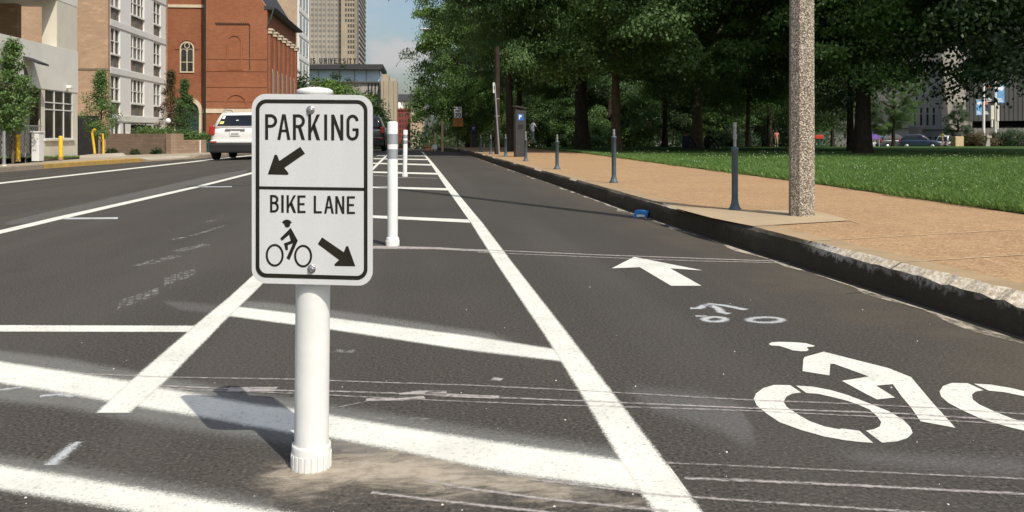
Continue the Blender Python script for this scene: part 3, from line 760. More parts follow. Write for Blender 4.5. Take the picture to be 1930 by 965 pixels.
# ================================================================== STREET FURNITURE, RIGHT SIDE
# concrete lamp post
g=G(1511,407,KH); lp=thing('lamp_post','thick octagonal lamp post of pebbled brown concrete at the kerb','lamp post',g,.2)
mb=MB(); mb.lathe([(.098,-.05),(.098,0),(.0965,.4),(.088,3.2),(.070,9.5)],8,sm=False); mb.build('shaft',M['post_agg'],lp)
mb=MB(); mb.path([(0,0,9.4),(-.1,0,9.9),(-.7,0,10.25),(-1.9,0,10.35)],[.045,.04,.035,.03],8); arm=mb.build('arm',M['galv'],lp)
mb=MB(); mb.box(-2.5,-1.85,-.14,.14,10.27,10.42,.04); mb.build('lamp_head',M['galv'],arm)
mb=MB(); mb.box(.093,.099,-.02,.02,.55,.95,.001); mb.build('cable_cover',M['concrete'],lp)
# parking meter stumps
def meter(px,py,h,r,label,stub=.22,first=None):
    g=G(px,py,KH)
    t=thing('meter_post',label,'post',g,0,'parking meter posts without heads along the kerb')
    mb=MB(); mb.lathe([(r*2.0,0),(r*1.95,.014),(r*1.5,.03),(r*1.12,.07),(r*1.02,.10)],20,capt=False); mb.build('base_flange',M['meter_blue'],t)
    mb=MB(); mb.lathe([(r,.06),(r,h-.02),(r*1.12,h-.018),(r*1.14,h+.012),(r*.5,h+.016)],20); mb.build('tube',M['meter_blue'],t)
    mb=MB(); mb.tube((0,0,h),(0,0,h+stub),.0135,.0135,10); mb.tube((0,0,h+stub*.35),(0,0,h+stub*.55),.019,.019,8); mb.tube((0,0,h+stub*.8),(0,0,h+stub),.017,.017,8); mb.build('stub_pipe',M['galv'],t)
    return t
meter(1385,396,.515,.0265,'blue-grey headless meter post nearest the lamp post, with a bare pipe stub')
meter(1157,344,.60,.030,'blue-grey headless meter post between the lamp post and the lit tree trunk',.10)
meter(1050,318.5,.50,.033,'blue-grey headless meter post second from the near pay station',.13)
meter(991,303.5,.50,.036,'blue-grey headless meter post right beside the near pay station',.20)
meter(953,295,.52,.038,'dark headless meter post in shade between the utility pole and pay station',.12)
meter(925,289.5,.5,.036,'dark headless meter post in shade just left of the leaning pole',.12)
meter(906,286,.5,.036,'dark headless meter post in shade between the far pay station and the leaning pole',.12)
# pay stations
def paystation(px,t_,label,s=1.):
    p=AT(px,t_,.17); t=thing('pay_station',label,'pay station',p,-YAW+.25,'parking pay stations')
    mb=MB(); w=.145*s
    mb.prism([(-w,-.11,0),(w,-.11,0),(w*1.06,-.11,1.29*s),(-w*1.0,-.11,1.33*s)],(0,.22,0)); mb.build('cabinet',M['charcoal'],t)
    mb=MB(); mb.tube((-w*.9,0,1.2*s),(-w*1.2,0,1.40*s),.012*s,.012*s,6); mb.build('bracket',M['charcoal'],t)
    mb=MB(); mb.tube((w*.8,.05,1.2*s),(w*.8,.05,1.36*s),.012*s,.012*s,6); mb.build('bracket',M['charcoal'],t)
    mb=MB(); mb.box(-.19*s,.19*s,-.14,.16,-.012,.012,.004); o=mb.build('solar_panel',M['charcoal'],t); o.location=(-.0,0,1.395*s); o.rotation_euler=(0,R(10),0)
    mb=MB(); mb.mi=0; mb.box(-.085*s,.085*s,-.114,-.11,1.02*s,1.20*s,.001); o=mb.build('parking_badge',M['sign_blue'],t)
    mb=MB(); y=-.1165
    gl=glyph('P',.075*s,.125*s,.026*s)
    for pl in gl: mb.prism([(-.05*s+x,y,1.175*s-z) for x,z in pl],(0,.002,0))
    mb.build('lettering',M['white'],o)
    mb=MB(); mb.box(-.08*s,.08*s,-.116,-.11,.78*s,.90*s,.002); mb.build('display',M['dark'],t)
    return t
paystation(979.5,24.75,'grey parking pay station with a tilted solar roof and blue P badge, nearest the lawn')
paystation(892,44,'distant grey parking pay station with blue P badge in the tree shade',.86)
# wooden utility pole and leaning sign pole
p=AT(937,28,.17); up=thing('utility_pole','dark wooden utility pole standing at the edge of the tree shade','pole',p)
mb=MB(); mb.lathe([(.088,-.05),(.085,2),(.080,ZAT(88,28)-.17)],12); mb.build('shaft',M['wood_pole'],up)
for z in (1.2,1.75):
    mb=MB(); mb.lathe([(.090,z),(.090,z+.025)],12,capb=False,capt=False); mb.build('strap',M['galv'],up)
p=AT(941,26.8,.17); sp=thing('street_sign','thin leaning grey pole with a small white sign seen edge on, beside the utility pole','sign',p)
mb=MB(); mb.tube((0,0,-.03),(-.14,0,2.18),.024,.024,8); mb.build('pole',M['galv'],sp)
mb=MB(); mb.box(-.07,.07,-.006,.006,-.16,.16,.001); o=mb.build('sign_panel',M['white'],sp); o.location=(-.165,-.03,2.05); o.rotation_euler=(0,R(-3.6),R(62))
mb=MB(); mb.prism([(-.02,-.009,-.06),(.02,-.009,-.06),(.02,-.009,.02),(.035,-.009,.02),(0,-.009,.07),(-.035,-.009,.02),(-.02,-.009,.02)],(0,.002,0)); mb.build('arrow',M['black'],o)
# speed limit sign with amber board
p=AT(863,44,.1); sl_=thing('speed_sign','white SPEED LIMIT 30 sign above a plain orange board, in the tree shade','sign',p,-YAW)
zt=lambda py:ZAT(py,44)-p.z
mb=MB(); mb.tube((0,.03,-.05),(0,.03,zt(198)),.035,.035,8); mb.build('pole',M['wood_pole'],sl_)
mb=MB(); mb.box(-.19,.19,-.01,.0,zt(222),zt(201),.002); b=mb.build('sign_panel',M['white'],sl_)
mb=MB(); mb.box(-.265,.265,-.012,.0,zt(238.5),zt(222.6),.003); mb.build('orange_board',M['orange'],sl_)
def word(s,x0,x1,z0,z1,y,mbx,st):
    n=len(s); w=(x1-x0)/n
    for i,ch in enumerate(s):
        if ch==' ': continue
        for pl in glyph(ch,w*.78,z1-z0,st) if ch not in 'SDMT3069CUVFY' else other(ch,w*.78,z1-z0,st):
            mbx.prism([(x0+i*w+x,y,z1-z) for x,z in pl],(0,.002,0))
def other(ch,W_,Hh,s):
    h=s/2; bar=lambda x0,x1,y0,y1:[(x0,y0),(x1,y0),(x1,y1),(x0,y1)]; c=W_/2; rx=W_/2-h
    if ch=='T': return [bar(0,W_,0,s),bar(c-h,c+h,s,Hh)]
    if ch=='Y': return [[(0,0),(s*1.1,0),(c,Hh*.5-s*.4),(W_-s*1.1,0),(W_,0),(c+h,Hh*.5+s*.3),(c-h,Hh*.5+s*.3)],bar(c-h,c+h,Hh*.5+s*.3,Hh)]
    if ch=='V': return [[(0,0),(s*1.05,0),(c,Hh-s*1.5),(c,Hh),(c-h,Hh)],[(W_,0),(c+h,Hh),(c,Hh),(c,Hh-s*1.5),(W_-s*1.05,0)]]
    if ch=='F': return [bar(0,s,0,Hh),bar(s,W_,0,s),bar(s,W_*.85,Hh*.45,Hh*.45+s)]
    if ch=='M': return [bar(0,s,0,Hh),bar(W_-s,W_,0,Hh),[(s,0),(c,Hh*.55),(c,Hh*.85),(s,Hh*.4)],[(W_-s,0),(W_-s,Hh*.4),(c,Hh*.85),(c,Hh*.55)]]
    if ch=='U': return [stroke([(h,0)]+arc(c,Hh-h-rx,rx,rx,180,0)+[(W_-h,0)],s)]
    if ch=='D': return [bar(0,s,0,Hh),stroke([(s,h),(c*.8,h)]+arc(c*.8,Hh/2,W_-h-c*.8,Hh/2-h,-90,90)[1:-1]+[(c*.8,Hh-h),(s,Hh-h)],s)]
    if ch=='0': return [stroke(arc(c,h+rx,rx,rx,180,360)+arc(c,Hh-h-rx,rx,rx,0,180)+[(h,h+rx)],s)]
    if ch=='S': 
        r=(Hh-s)/4; return [stroke(arc(c,h+r,rx,r,-20,-180)[0:]+arc(c,h+r,rx,r,180,90)[1:]+arc(c,h+3*r,rx,r,-90,0)[1:]+arc(c,h+3*r,rx,r,0,160)[1:],s)]
    if ch=='3':
        r=(Hh-s)/4; return [stroke(arc(c,h+r,rx,r,-160,90),s),stroke(arc(c,h+3*r,rx,r,-90,160),s)]
mb=MB(); zz=lambda py:zt(py)
word('SPEED',-.13,.15,zz(206),zz(203),-.0125,mb,.02); word('LIMIT',-.13,.15,zz(210.5),zz(207.5),-.0125,mb,.02); word('30',-.14,.18,zz(220.5),zz(212.5),-.0125,mb,.045); mb.build('lettering',M['black'],b)
# timber and marker posts by the far bend, barrels, blank white board
def simple_post(name,px,py0,py1,t_,w,mat,label,cat='post',group=None,cap=None):
    p=AT(px,t_,0); p.z=ZAT(py1,t_); hgt=ZAT(py0,t_)-p.z
    t=thing(name,label,cat,p,-YAW,group)
    mb=MB(); mb.box(-w/2,w/2,-w/2,w/2,-.3,hgt,w*.12); mb.build('post',M[mat],t)
    mb=MB(); mb.prism([(-w*.56,-w*.56,hgt),(w*.56,-w*.56,hgt),(w*.56,w*.56,hgt),(-w*.56,w*.56,hgt)],(0,0,w*.25)); mb.build('cap',M[cap or mat],t)
    return t
simple_post('timber_post',834,229,287,41,.095,'tan_post','tallest tan timber post at the far end of the bike lane','post','tan posts at the far bend')
simple_post('timber_post',820.5,251,287,43,.09,'tan_post','middle height tan post rising behind the blank white board','post','tan posts at the far bend')
simple_post('timber_post',809,265,284,47,.08,'tan_post','short tan post rising behind the orange barrels','post','tan posts at the far bend')
p=AT(819.5,42.4,0); bb=thing('board','small blank white board fixed on a stake near the far bend','board',Vector((p.x,p.y,ZAT(286,42.4))),-YAW)
mb=MB(); mb.box(-.115,.115,-.02,.0,.12,.34,.006); mb.build('panel',M['white'],bb); mb=MB(); mb.box(-.02,.02,.0,.04,-.1,.2); mb.build('stake',M['tan_post'],bb)
def barrel(px,t_,s,label,m1):
    p=AT(px,t_,0); t=thing('traffic_barrel',label,'traffic barrel',p,0,'traffic barrels at the far bend')
    mb=MB(); mb.lathe([(.2*s,0),(.17*s,.06*s),(.165*s,.3*s),(.155*s,.32*s),(.15*s,.42*s),(.1*s,.45*s)],16); mb.build('body',M[m1],t)
    mb=MB(); mb.lathe([(.169*s,.16*s),(.168*s,.22*s)],16,capb=False,capt=False); mb.build('stripe',M['white'],t)
barrel(804.5,43.5,.52,'red and white traffic barrel, leftmost at the far bend','red'); barrel(809.5,43,.5,'orange traffic barrel between the red and the yellow one','orange'); barrel(813.5,43.6,.42,'small yellow traffic barrel against the blank white board','yellow')
simple_post('marker_post',868.5,265,283.5,46,.07,'white','slim pale marker post right of the speed limit sign','post','pale marker posts in the shade')
simple_post('marker_post',912.3,271,282,46,.07,'white','short pale marker post right of the far pay station','post','pale marker posts in the shade')
# street lamp peeping from the crown of the roadside tree
p=AT(880,50,0); st=thing('street_lamp','street lamp whose white head pokes out of the roadside tree','street lamp',p)
hz=ZAT(55,50)-p.z; hx=P(803,0,50)-P(880,0,50)
mb=MB(); mb.lathe([(.09,0),(.06,hz)],10); mb.build('pole',M['galv'],st)
mb=MB(); mb.path([(0,0,hz-.1),(hx.x*.5,hx.y*.5,hz+.05),(hx.x*.9,hx.y*.9,hz)],[.04,.035,.03],8); mb.build('arm',M['galv'],st)
mb=MB(); mb.lathe([(.02,.07),(.15,.05),(.19,.0),(.15,-.06),(.02,-.09)],14); o=mb.build('lamp_head',M['white'],st); o.location=(hx.x,hx.y,hz); o.scale=(1.7,.8,.9)
# blue crushed drinks box in the gutter
g=G(1208,409); cu=thing('drink_carton','crushed blue drinks carton lying in the gutter under the kerb','litter',g,-.35)
mb=MB(); mb.prism([(-.07,-.04,.0),(.06,-.045,.0),(.075,.03,.0),(-.06,.045,.0)],(.012,.004,.045)); mb.prism([(-.062,-.03,.045),(.075,-.035,.04),(.085,.03,.05),(-.045,.045,.055)],(0,0,.012)); mb.build('box',M['cup_blue'],cu)
mb=MB(); mb.box(-.035,.04,-.053,-.045,.006,.026,.001); mb.build('label_panel',M['white'],cu)
# litter bin, drinking fountain in the park
p=AT(1804,52,.17); lb=thing('litter_bin','square tan concrete litter bin with dark domed lid on the far lawn','litter bin',p,-YAW+.1)
sc=52/1650
mb=MB(); mb.box(-8.3*sc,8.3*sc,-8*sc,8*sc,0,19*sc,.02); mb.build('body',M['tan_post'],lb)
mb=MB(); mb.lathe([(8.2*sc,19*sc),(7.8*sc,21*sc),(6*sc,24*sc),(3*sc,26*sc)],16); mb.build('lid',M['dark'],lb)
p=AT(1861,50,.17); df=thing('drinking_fountain','stubby stone drinking fountain with a bowl and spout on the far lawn','fountain',p,-YAW); sc=50/1650
mb=MB(); mb.prism([(-5*sc,-3*sc,0),(4*sc,-3*sc,0),(3*sc,-3*sc,15*sc),(-1*sc,-3*sc,15*sc)],(0,6*sc,0)); mb.build('pedestal',M['limestone'],df)
mb=MB(); mb.box(-3*sc,6.5*sc,-4*sc,4*sc,15*sc,20*sc,.03); mb.lathe([(1.5*sc,20*sc),(1.5*sc,23*sc)],8); mb.build('bowl',M['limestone'],df)
# banner poles
def banner_pole(px,t_,ytop,label,sides):
    p=AT(px,t_,0); t=thing('banner_pole',label,'banner pole',p,-YAW,'banner poles by the park street')
    mb=MB(); mb.lathe([(.16,0),(.12,ZAT(ytop,t_)-p.z)],10); mb.build('pole',M['concrete'],t)
    sc=t_/1650
    for x0,x1,y0,y1,kind in sides:
        z0,z1=ZAT(y1,t_)-p.z,ZAT(y0,t_)-p.z; a,b=(x0-px)*sc,(x1-px)*sc
        mb=MB(); mb.box(a,b,-.03,.0,z0,z1,.005); o=mb.build('banner',M['sign_sky'] if kind=='sky' else M['sign_grey'],t)
        mb=MB(); w=b-a;h=z1-z0
        for k in range(3): mb.box(a+w*.15,b-w*(.15+.1*k),-.034,-.03,z0+h*(.06+.07*k),z0+h*(.10+.07*k))
        if kind=='sky': mb.prism([(a+w*.05,-.034,z0+h*.75),(a+w*.7,-.034,z0+h*.62),(b-w*.05,-.034,z0+h*.8),(a+w*.5,-.034,z0+h*.93)],(0,.004,0))
        mb.build('lettering',M['white'],o)
        if kind!='sky':
            mb=MB(); mb.prism([(a+w*.25,-.034,z0+h*.72),(a+w*.45,-.034,z0+h*.66),(a+w*.75,-.034,z0+h*.72),(a+w*.6,-.034,z0+h*.9),(a+w*.35,-.034,z0+h*.88)],(0,.003,0)); mb.build('patch',M['pinkcloth'],o)
        for z in (z0,z1):
            mb=MB(); mb.tube(((x0-px)*sc,0,z),(0,0,z),.02,.02,6); mb.build('bracket',M['galv'],t)
M['sign_sky']=flat('banner_sky_blue',(.16,.36,.62)); M['sign_grey']=flat('banner_charcoal',(.055,.06,.07))
banner_pole(1854,100,150,'concrete banner pole in front of the shrubs carrying three banners',[(1839.5,1850.5,188,217,'sky'),(1853,1865,188,217,'grey'),(1856.5,1873,154,194,'grey')])
banner_pole(1876,104,152,'banner pole behind the shrubs with a blue banner and pale boxes',[(1877.5,1893,158,194,'sky')])
p=AT(1873,103.5,0)
for k,(x0,x1,y0,y1) in enumerate(((1866.5,1872.5,199,226),(1878,1882.5,199,230))):
    q=P((x0+x1)/2,0,103); t=thing('signal_box',('pale tall signal cabinet left of the rear banner pole','pale tall signal cabinet right of the rear banner pole')[k],'cabinet',(q.x,q.y,ZAT(y1+14,103)),-YAW)
    h=ZAT(y0,103)-ZAT(y1+14,103); w=(x1-x0)*103/1650/2
    mb=MB(); mb.box(-w,w,-.15,.15,h*.35,h,.03); mb.build('cabinet',M['cream_concrete'],t); mb=MB(); mb.box(-w*.5,w*.5,-.1,.1,0,h*.35); mb.build('pedestal',M['cream_concrete'],t)
# red event sign in the park
p=AT(1545,62,.1); t=thing('sandwich_sign','small red sign on a green post far across the park','sign',p,-YAW); sc=62/1650
mb=MB(); mb.box(-.04,.04,-.04,.04,0,26*sc); mb.build('post',M['green_box'],t); mb=MB(); mb.box(-9*sc,7*sc,-.06,-.04,17*sc,24*sc,.01); mb.build('panel',M['red'],t)
# ================================================================== PEOPLE
def person(px,t_,label,pose,clothes,scale=1.,face=0.,dz=.17,hair=True):
    base=AT(px,t_,dz); root=thing('person',label,'person',base,face)
    J,E_=pose; names=list(J); idx={n:i for i,n in enumerate(names)}
    me=bpy.data.meshes.new('body'); me.from_pydata([J[n][:3] for n in names],[(idx[a],idx[b]) for a,b in E_],[])
    o=bpy.data.objects.new('body',me); COL.objects.link(o)
    sk=o.modifiers.new('skin','SKIN'); 
    for i,n in enumerate(names):
        d=me.skin_vertices[0].data[i]; r=J[n][3]; d.radius=(r,r); d.use_root=(n=='pelvis')
    ss=o.modifiers.new('sub','SUBSURF'); ss.levels=1; ss.render_levels=1
    dg=bpy.context.evaluated_depsgraph_get(); nm=bpy.data.meshes.new_from_object(o.evaluated_get(dg))
    bpy.data.objects.remove(o); bpy.data.meshes.remove(me); nm.name='body'
    mats=[]; key={}
    for n in names:
        m=clothes(n)
        if m not in mats: mats.append(m)
    nm.materials.clear()
    for m in mats: nm.materials.append(M[m])
    segs=[(Vector(J[a][:3]),Vector(J[b][:3]),a,b) for a,b in E_]
    for pl in nm.polygons:
        c=Vector(pl.center); best=None
        for a,b,na,nb in segs:
            d=b-a; f=max(0,min(1,(c-a).dot(d)/max(d.length_squared,1e-9))); l=(c-(a+d*f)).length
            if best is None or l<best[0]: best=(l,nb if f>.5 else na)
        pl.material_index=mats.index(clothes(best[1])); pl.use_smooth=True
    b=bpy.data.objects.new('body',nm); COL.objects.link(b); b.parent=root; b.scale=(scale,)*3
    if hair:
        h=Vector(J['head'][:3]); mb=MB(); mb.lathe([(.094,-.01),(.106,.04),(.09,.10),(.05,.135),(.01,.145)],14,capb=False)
        hh=mb.build('hair',M['hair'],b); hh.location=h+Vector((0,-.012,0))
    return root
def standing(stride=.0,armbend=0.,lean=0.):
    s=stride
    J={'pelvis':(0,0,.95,.13),'waist':(0,lean*.3,1.1,.125),'chest':(0,lean*.7,1.33,.15),'neck':(0,lean,1.5,.055),'head':(0,lean+.02,1.62,.092),'crown':(0,lean+.02,1.70,.075),'nose':(0,lean+.12,1.61,.02),
       'hipL':(-.09,0,.9,.095),'kneeL':(-.10,.16*s+.02,.5,.062),'ankleL':(-.10,.22*s-.0,.09,.042),'toeL':(-.11,.22*s+.17,.04,.035),
       'hipR':(.09,0,.9,.095),'kneeR':(.10,-.02*s,.5,.062),'ankleR':(.10,-.38*s,.14+.05*s,.042),'toeR':(.11,-.38*s+.15,.04+.03*s,.035),
       'shL':(-.19,lean,1.42,.065),'elL':(-.25,lean-.12*s-.02,1.15,.045),'haL':(-.24,lean-.05*s+armbend,.92,.035),'fiL':(-.24,lean+armbend+.03,.82,.022),
       'shR':(.19,lean,1.42,.065),'elR':(.25,lean+.14*s,1.15,.045),'haR':(.22,lean+.28*s+armbend,.96,.035),'fiR':(.21,lean+.32*s+armbend,.87,.022)}
    E_=[('pelvis','waist'),('waist','chest'),('chest','neck'),('neck','head'),('head','crown'),('head','nose'),('pelvis','hipL'),('hipL','kneeL'),('kneeL','ankleL'),('ankleL','toeL'),('pelvis','hipR'),('hipR','kneeR'),('kneeR','ankleR'),('ankleR','toeR'),
        ('chest','shL'),('shL','elL'),('elL','haL'),('haL','fiL'),('chest','shR'),('shR','elR'),('elR','haR'),('haR','fiR')]
    return J,E_
def sitting(lean=.05):
    J={'pelvis':(0,0,.12,.15),'waist':(0,-.02,.3,.14),'chest':(0,.05+lean,.53,.16),'neck':(0,.09+lean,.69,.055),'head':(0,.13+lean,.80,.092),'crown':(0,.13+lean,.88,.075),'nose':(0,.23+lean,.79,.02),
       'hipL':(-.1,.06,.12,.10),'kneeL':(-.2,.40,.42,.065),'ankleL':(-.14,.62,.09,.045),'toeL':(-.14,.78,.05,.036),
       'hipR':(.1,.06,.12,.10),'kneeR':(.2,.42,.40,.065),'ankleR':(.12,.66,.09,.045),'toeR':(.12,.82,.05,.036),
       'shL':(-.2,.06+lean,.62,.065),'elL':(-.27,.22+lean,.42,.045),'haL':(-.17,.40+lean,.40,.035),'fiL':(-.12,.46+lean,.38,.022),
       'shR':(.2,.06+lean,.62,.065),'elR':(.27,.22+lean,.42,.045),'haR':(.17,.42+lean,.38,.035),'fiR':(.12,.48+lean,.36,.022)}
    return J,standing()[1]
def outfit(top,bottom,shoe='blackcloth',shorts=False,long=False):
    def f(n):
        if n in('waist','chest','shL','shR'): return top
        if n in('elL','elR'): return top if long else 'skin'
        if n[:4]in('pelv','hipL','hipR'): return bottom
        if n[:4]=='knee': return bottom
        if n[:5]=='ankle': return 'skin' if shorts else bottom
        if n[:3]=='toe': return shoe
        return 'skin'
    return f
person(1003,50,'person in a white shirt and grey shorts striding right beside the near pay station',standing(1.,0,.06),outfit('shirt_white','shorts','white',True),.92,R(-70))
person(1775.5,98,'person in a yellow top and khaki trousers walking past the parked cars',standing(.6),outfit('yellowcloth','khaki'),1.,R(-80))
person(1463.5,66,'small person in a pink shirt standing under the far trees',standing(.3),outfit('pinkcloth','khaki','white',True),.72,R(160))
person(1292,37.2,'person in a navy top sitting on the grass against the shaded tree trunk',sitting(),outfit('navy','navy','blackcloth',False,True),.86,R(-55))
person(1330,37.6,'person in black with pale shoes sitting on grass right of the navy one',sitting(.1),outfit('blackcloth','blackcloth','white',False,True),.84,R(-75))
person(1316,40.5,'person in dark grey sitting on the grass behind the other two under the tree',sitting(.0),outfit('shorts','blackcloth'),.8,R(120))
# ================================================================== VEHICLES
def car(label,loc_,rz,paint,L=4.4,Wd=1.8,Ht=1.68,suv=True,stickers=False,light=False,group=None):
    t=thing('parked_car' if group else 'car',label,'car',loc_,rz,group)
    h=Wd/2; belt=1.14 if suv else .86; gc=.22 if suv else .18; e=L/2
    stn=[(-e,.52,belt-.18,h*.74),(-e+.05,.42,belt-.03,h*.88),(-e+.28,gc+.06,belt+.02,h*.975),(-e*.4,gc,belt,h),(e*.3,gc,belt-.02,h),(e*.62,gc+.02,belt-.09,h*.985),(e-.22,gc+.06,belt-.20,h*.93),(e-.04,.36,belt-.30,h*.82)]
    vs=[];fs=[]
    for y,zb,zt_,w in stn:
        zm=(zb+zt_)/2
        sec=[(-w*.90,zb),(-w*.985,zb+.10),(-w,zm-.05),(-w,zm+.12),(-w*.965,zt_-.06),(-w*.90,zt_)]
        for x,z in sec+[(-x,z) for x,z in sec[::-1]]: vs.append((x,y,z))
    n=12
    for i in range(len(stn)-1):
        for k in range(n): fs.append((i*n+k,(i+1)*n+k,(i+1)*n+(k+1)%n,i*n+(k+1)%n))
    fs.append(tuple(range(n))); fs.append(tuple(range((len(stn)-1)*n,len(stn)*n))[::-1])
    mb=MB(); mb.add(vs,fs,True); b=mb.build('body',M[paint],t)
    mod=b.modifiers.new('s','SUBSURF'); mod.levels=1; mod.render_levels=1
    # greenhouse
    y0,y1=(-e+.10,e*.42) ; r0,r1=(-e+.60,e*.08) if suv else (-e+1.0,e*.02)
    if not suv: y0=-e+.45
    wb,wr=h*.90,h*.66; zb,zr=belt-.05,Ht
    base=[(-wb,y0,zb),(wb,y0,zb),(wb,y1,zb-.04),(-wb,y1,zb-.04)]; top=[(-wr,r0,zr-.06),(wr,r0,zr-.03),(wr,r1,zr),(-wr,r1,zr)]
    bm=bmesh.new(); V=[bm.verts.new(p) for p in base+top]
    for f in ((0,3,2,1),(4,5,6,7),(0,1,5,4),(1,2,6,5),(2,3,7,6),(3,0,4,7)): bm.faces.new([V[i] for i in f])
    bmesh.ops.bevel(bm,geom=[ed for ed in bm.edges if max(v.co.z for v in ed.verts)>zb+.1],offset=.13,segments=4,affect='EDGES',profile=.55)
    mb=MB(); mb.bm(bm,True); mb.build('cabin',M[paint],t)
    def pane(a,b,c,d,u0,u1,v0,v1,name='window',parent=t,off=.006,mat='carglass'):
        a,b,c,d=map(Vector,(a,b,c,d)); pt=lambda u,v:(a.lerp(b,u)).lerp(d.lerp(c,u),v)
        nn=(b-a).cross(d-a).normalized(); q=[pt(u0,v0)+nn*off,pt(u1,v0)+nn*off,pt(u1,v1)+nn*off,pt(u0,v1)+nn*off]
        mb=MB(); mb.prism([p-nn*.012 for p in q],nn*.012); return mb.build(name,M[mat],parent)
    rw=pane(base[0],base[1],top[1],top[0],.10,.90,.14,.80)
    pane(base[2],base[3],top[3],top[2],.05,.95,.1,.93)
    for a,b_,c,d in ((base[1],base[2],top[2],top[1]),(base[3],base[0],top[0],top[3])):
        pane(a,b_,c,d,.06,.30,.16,.86); pane(a,b_,c,d,.33,.60,.16,.88); pane(a,b_,c,d,.63,.93,.16,.88)
    if stickers:
        pane(base[0],base[1],top[1],top[0],.125,.19,.58,.76,'sticker',rw,.012,'white'); pane(base[0],base[1],top[1],top[0],.125,.21,.26,.42,'sticker',rw,.012,'stickyellow')
    for s in (-1,1):
        mb=MB(); mb.box(s*(h-.23),s*(h-.035),-e-.012,-e+.16,belt-.28,belt+.04,.04); mb.build('taillight',M['taillight'],t)
        mb=MB(); mb.box(s*(h-.42),s*(h-.08),e-.22,e+.02,belt-.42,belt-.27,.04); mb.build('headlight',M['lens'],t)
        mb=MB(); mb.box(s*(h+.02),s*(h+.20),e*.33,e*.33+.1,belt,belt+.15,.03); mb.build('mirror',M[paint],t)
        if suv:
            mb=MB(); mb.path([(s*wr*.92,r0+.2,zr-.02),(s*wr*.92,r0+.3,zr+.035),(s*wr*.92,r1-.3,zr+.045),(s*wr*.92,r1-.15,zr)],[.018]*4,6); mb.build('roof_rail',M['galv'],t)
    mb=MB(); mb.box(-h*.95,h*.95,-e-.045,-e+.3,gc+.03,.585 if suv else .5,.05); bp=mb.build('bumper',M['blackplastic'],t)
    mb=MB(); mb.box(-h*.9,h*.9,-e-.06,-e+.2,.58 if suv else .5,.69 if suv else .6,.04); mb.build('bumper_bar',M[paint],t)
    for s in (-1,1):
        mb=MB(); mb.box(s*(h*.9),s*(h*.66),-e-.066,-e-.03,.60 if suv else .515,.655 if suv else .575,.008); mb.build('reflector',M['taillight'],t)
    mb=MB(); mb.box(-h*.93,h*.93,e-.2,e+.03,gc+.05,.52,.06); mb.build('front_bumper',M['blackplastic'],t)
    mb=MB(); mb.box(-.17,.17,-e-.03,-e-.015,belt-.30,belt-.14,.004); pl=mb.build('number_plate',M['white'],t)
    mb=MB()
    for k in range(6): mb.box(-.12+k*.042,-.095+k*.042,-e-.034,-e-.03,belt-.27,belt-.22)
    mb.build('lettering',M['charcoal'],pl)
    mb=MB(); mb.box(-.33,.33,-e-.035,-e+.02,belt-.11,belt-.065,.012); mb.build('tailgate_handle',M['galv'] if suv else M[paint],t)
    r=.355 if suv else .32
    for s in (-1,1):
        for yy in (-e+.82,e-.85):
            mb=MB(); mb.lathe([(r*.62,-.105),(r*.93,-.11),(r,-.085),(r,.085),(r*.93,.11),(r*.62,.105)],24); mb.rot(0,Matrix.Translation((s*(h-.10),yy,r))@Matrix.Rotation(R(90),4,'Y')); w=mb.build('wheel',M['rubber'],t)
            mb=MB(); mb.lathe([(r*.62,0),(r*.6,.012),(r*.2,.02),(r*.12,.03),(.01,.03)],16,capb=False); mb.rot(0,Matrix.Translation((s*(h-.10)+s*.1,yy,r))@Matrix.Rotation(R(90)*s,4,'Y')); mb.build('rim',M['alu'],w)
            mb=MB(); mb.lathe([(r*1.16,-.02),(r*1.16,.008)],24); mb.rot(0,Matrix.Translation((s*(h-.004),yy,r+.01))@Matrix.Rotation(R(90),4,'Y'))
            mb.v=[(x,y,max(z,gc-.02)) for x,y,z in mb.v]; mb.build('wheel_arch',M['blackplastic'],t)
    return t
M['stickyellow']=flat('yellow_sticker',(.75,.68,.15))
q=P(450,0,31.1); car('white sport utility car seen from behind, driving away in the far lane',(q.x+.14,q.y+.9,gz(q.x,q.y)),0,'car_white',4.4,1.81,1.70,True,True)
car('black car with red tail lamps in the parking lane just right of the sign',(-2.62,44.5,gz(-2.6,43)),0,'car_black',4.5,1.85,1.72,group='cars parked along the near side')
car('dark car far up the parking lane, mostly hidden by the black one',(-2.75,61,gz(-2.7,60)),0,'car_navy',4.5,1.8,1.5,False,group='cars parked along the near side')
def pc(px,t_,label,paint,rz,suv,dz=-.1,**k):
    p=AT(px,t_,dz); car(label,p,rz,paint,suv=suv,group='cars parked beyond the park',**k)
pc(1735,102,'navy sport utility car with pale headlights parked beyond the lawn','car_navy',R(-128),True)
pc(1690,106,'dark grey car parked beyond the lawn, next left of the navy one','car_grey',R(-100),True)
pc(1655,110,'silver car parked beyond the lawn by the purple stand','car_silver',R(-100),False)
pc(1788,106,'white low car parked beyond the lawn, right of the person in yellow','car_white',R(-60),False)
pc(1520,108,'silver car parked far beyond the forked tree','car_silver',R(-85),False)
pc(1222,90,'white car glimpsed beyond the bushes between the trunks','car_white',R(-90),False,-.0)
# purple and white market stand
p=AT(1646,104,-.1); t=thing('tent','small purple and white canopy stand beyond the big forked tree','tent',p,-YAW); sc=104/1650
mb=MB()
for x in (-9,7):
    for y in (-.6,.6): mb.tube((x*sc,y,0),(x*sc,y,22*sc),.03,.03,6)
mb.build('frame',M['white'],t)
M['purple']=flat('purple_canvas',(.22,.12,.42))
mb=MB(); mb.prism([(-10*sc,-.7,19*sc),(8*sc,-.7,19*sc),(8*sc,-.7,24*sc),(-1*sc,-.7,29*sc),(-10*sc,-.7,24*sc)],(0,1.4,0)); mb.build('canopy',M['purple'],t)
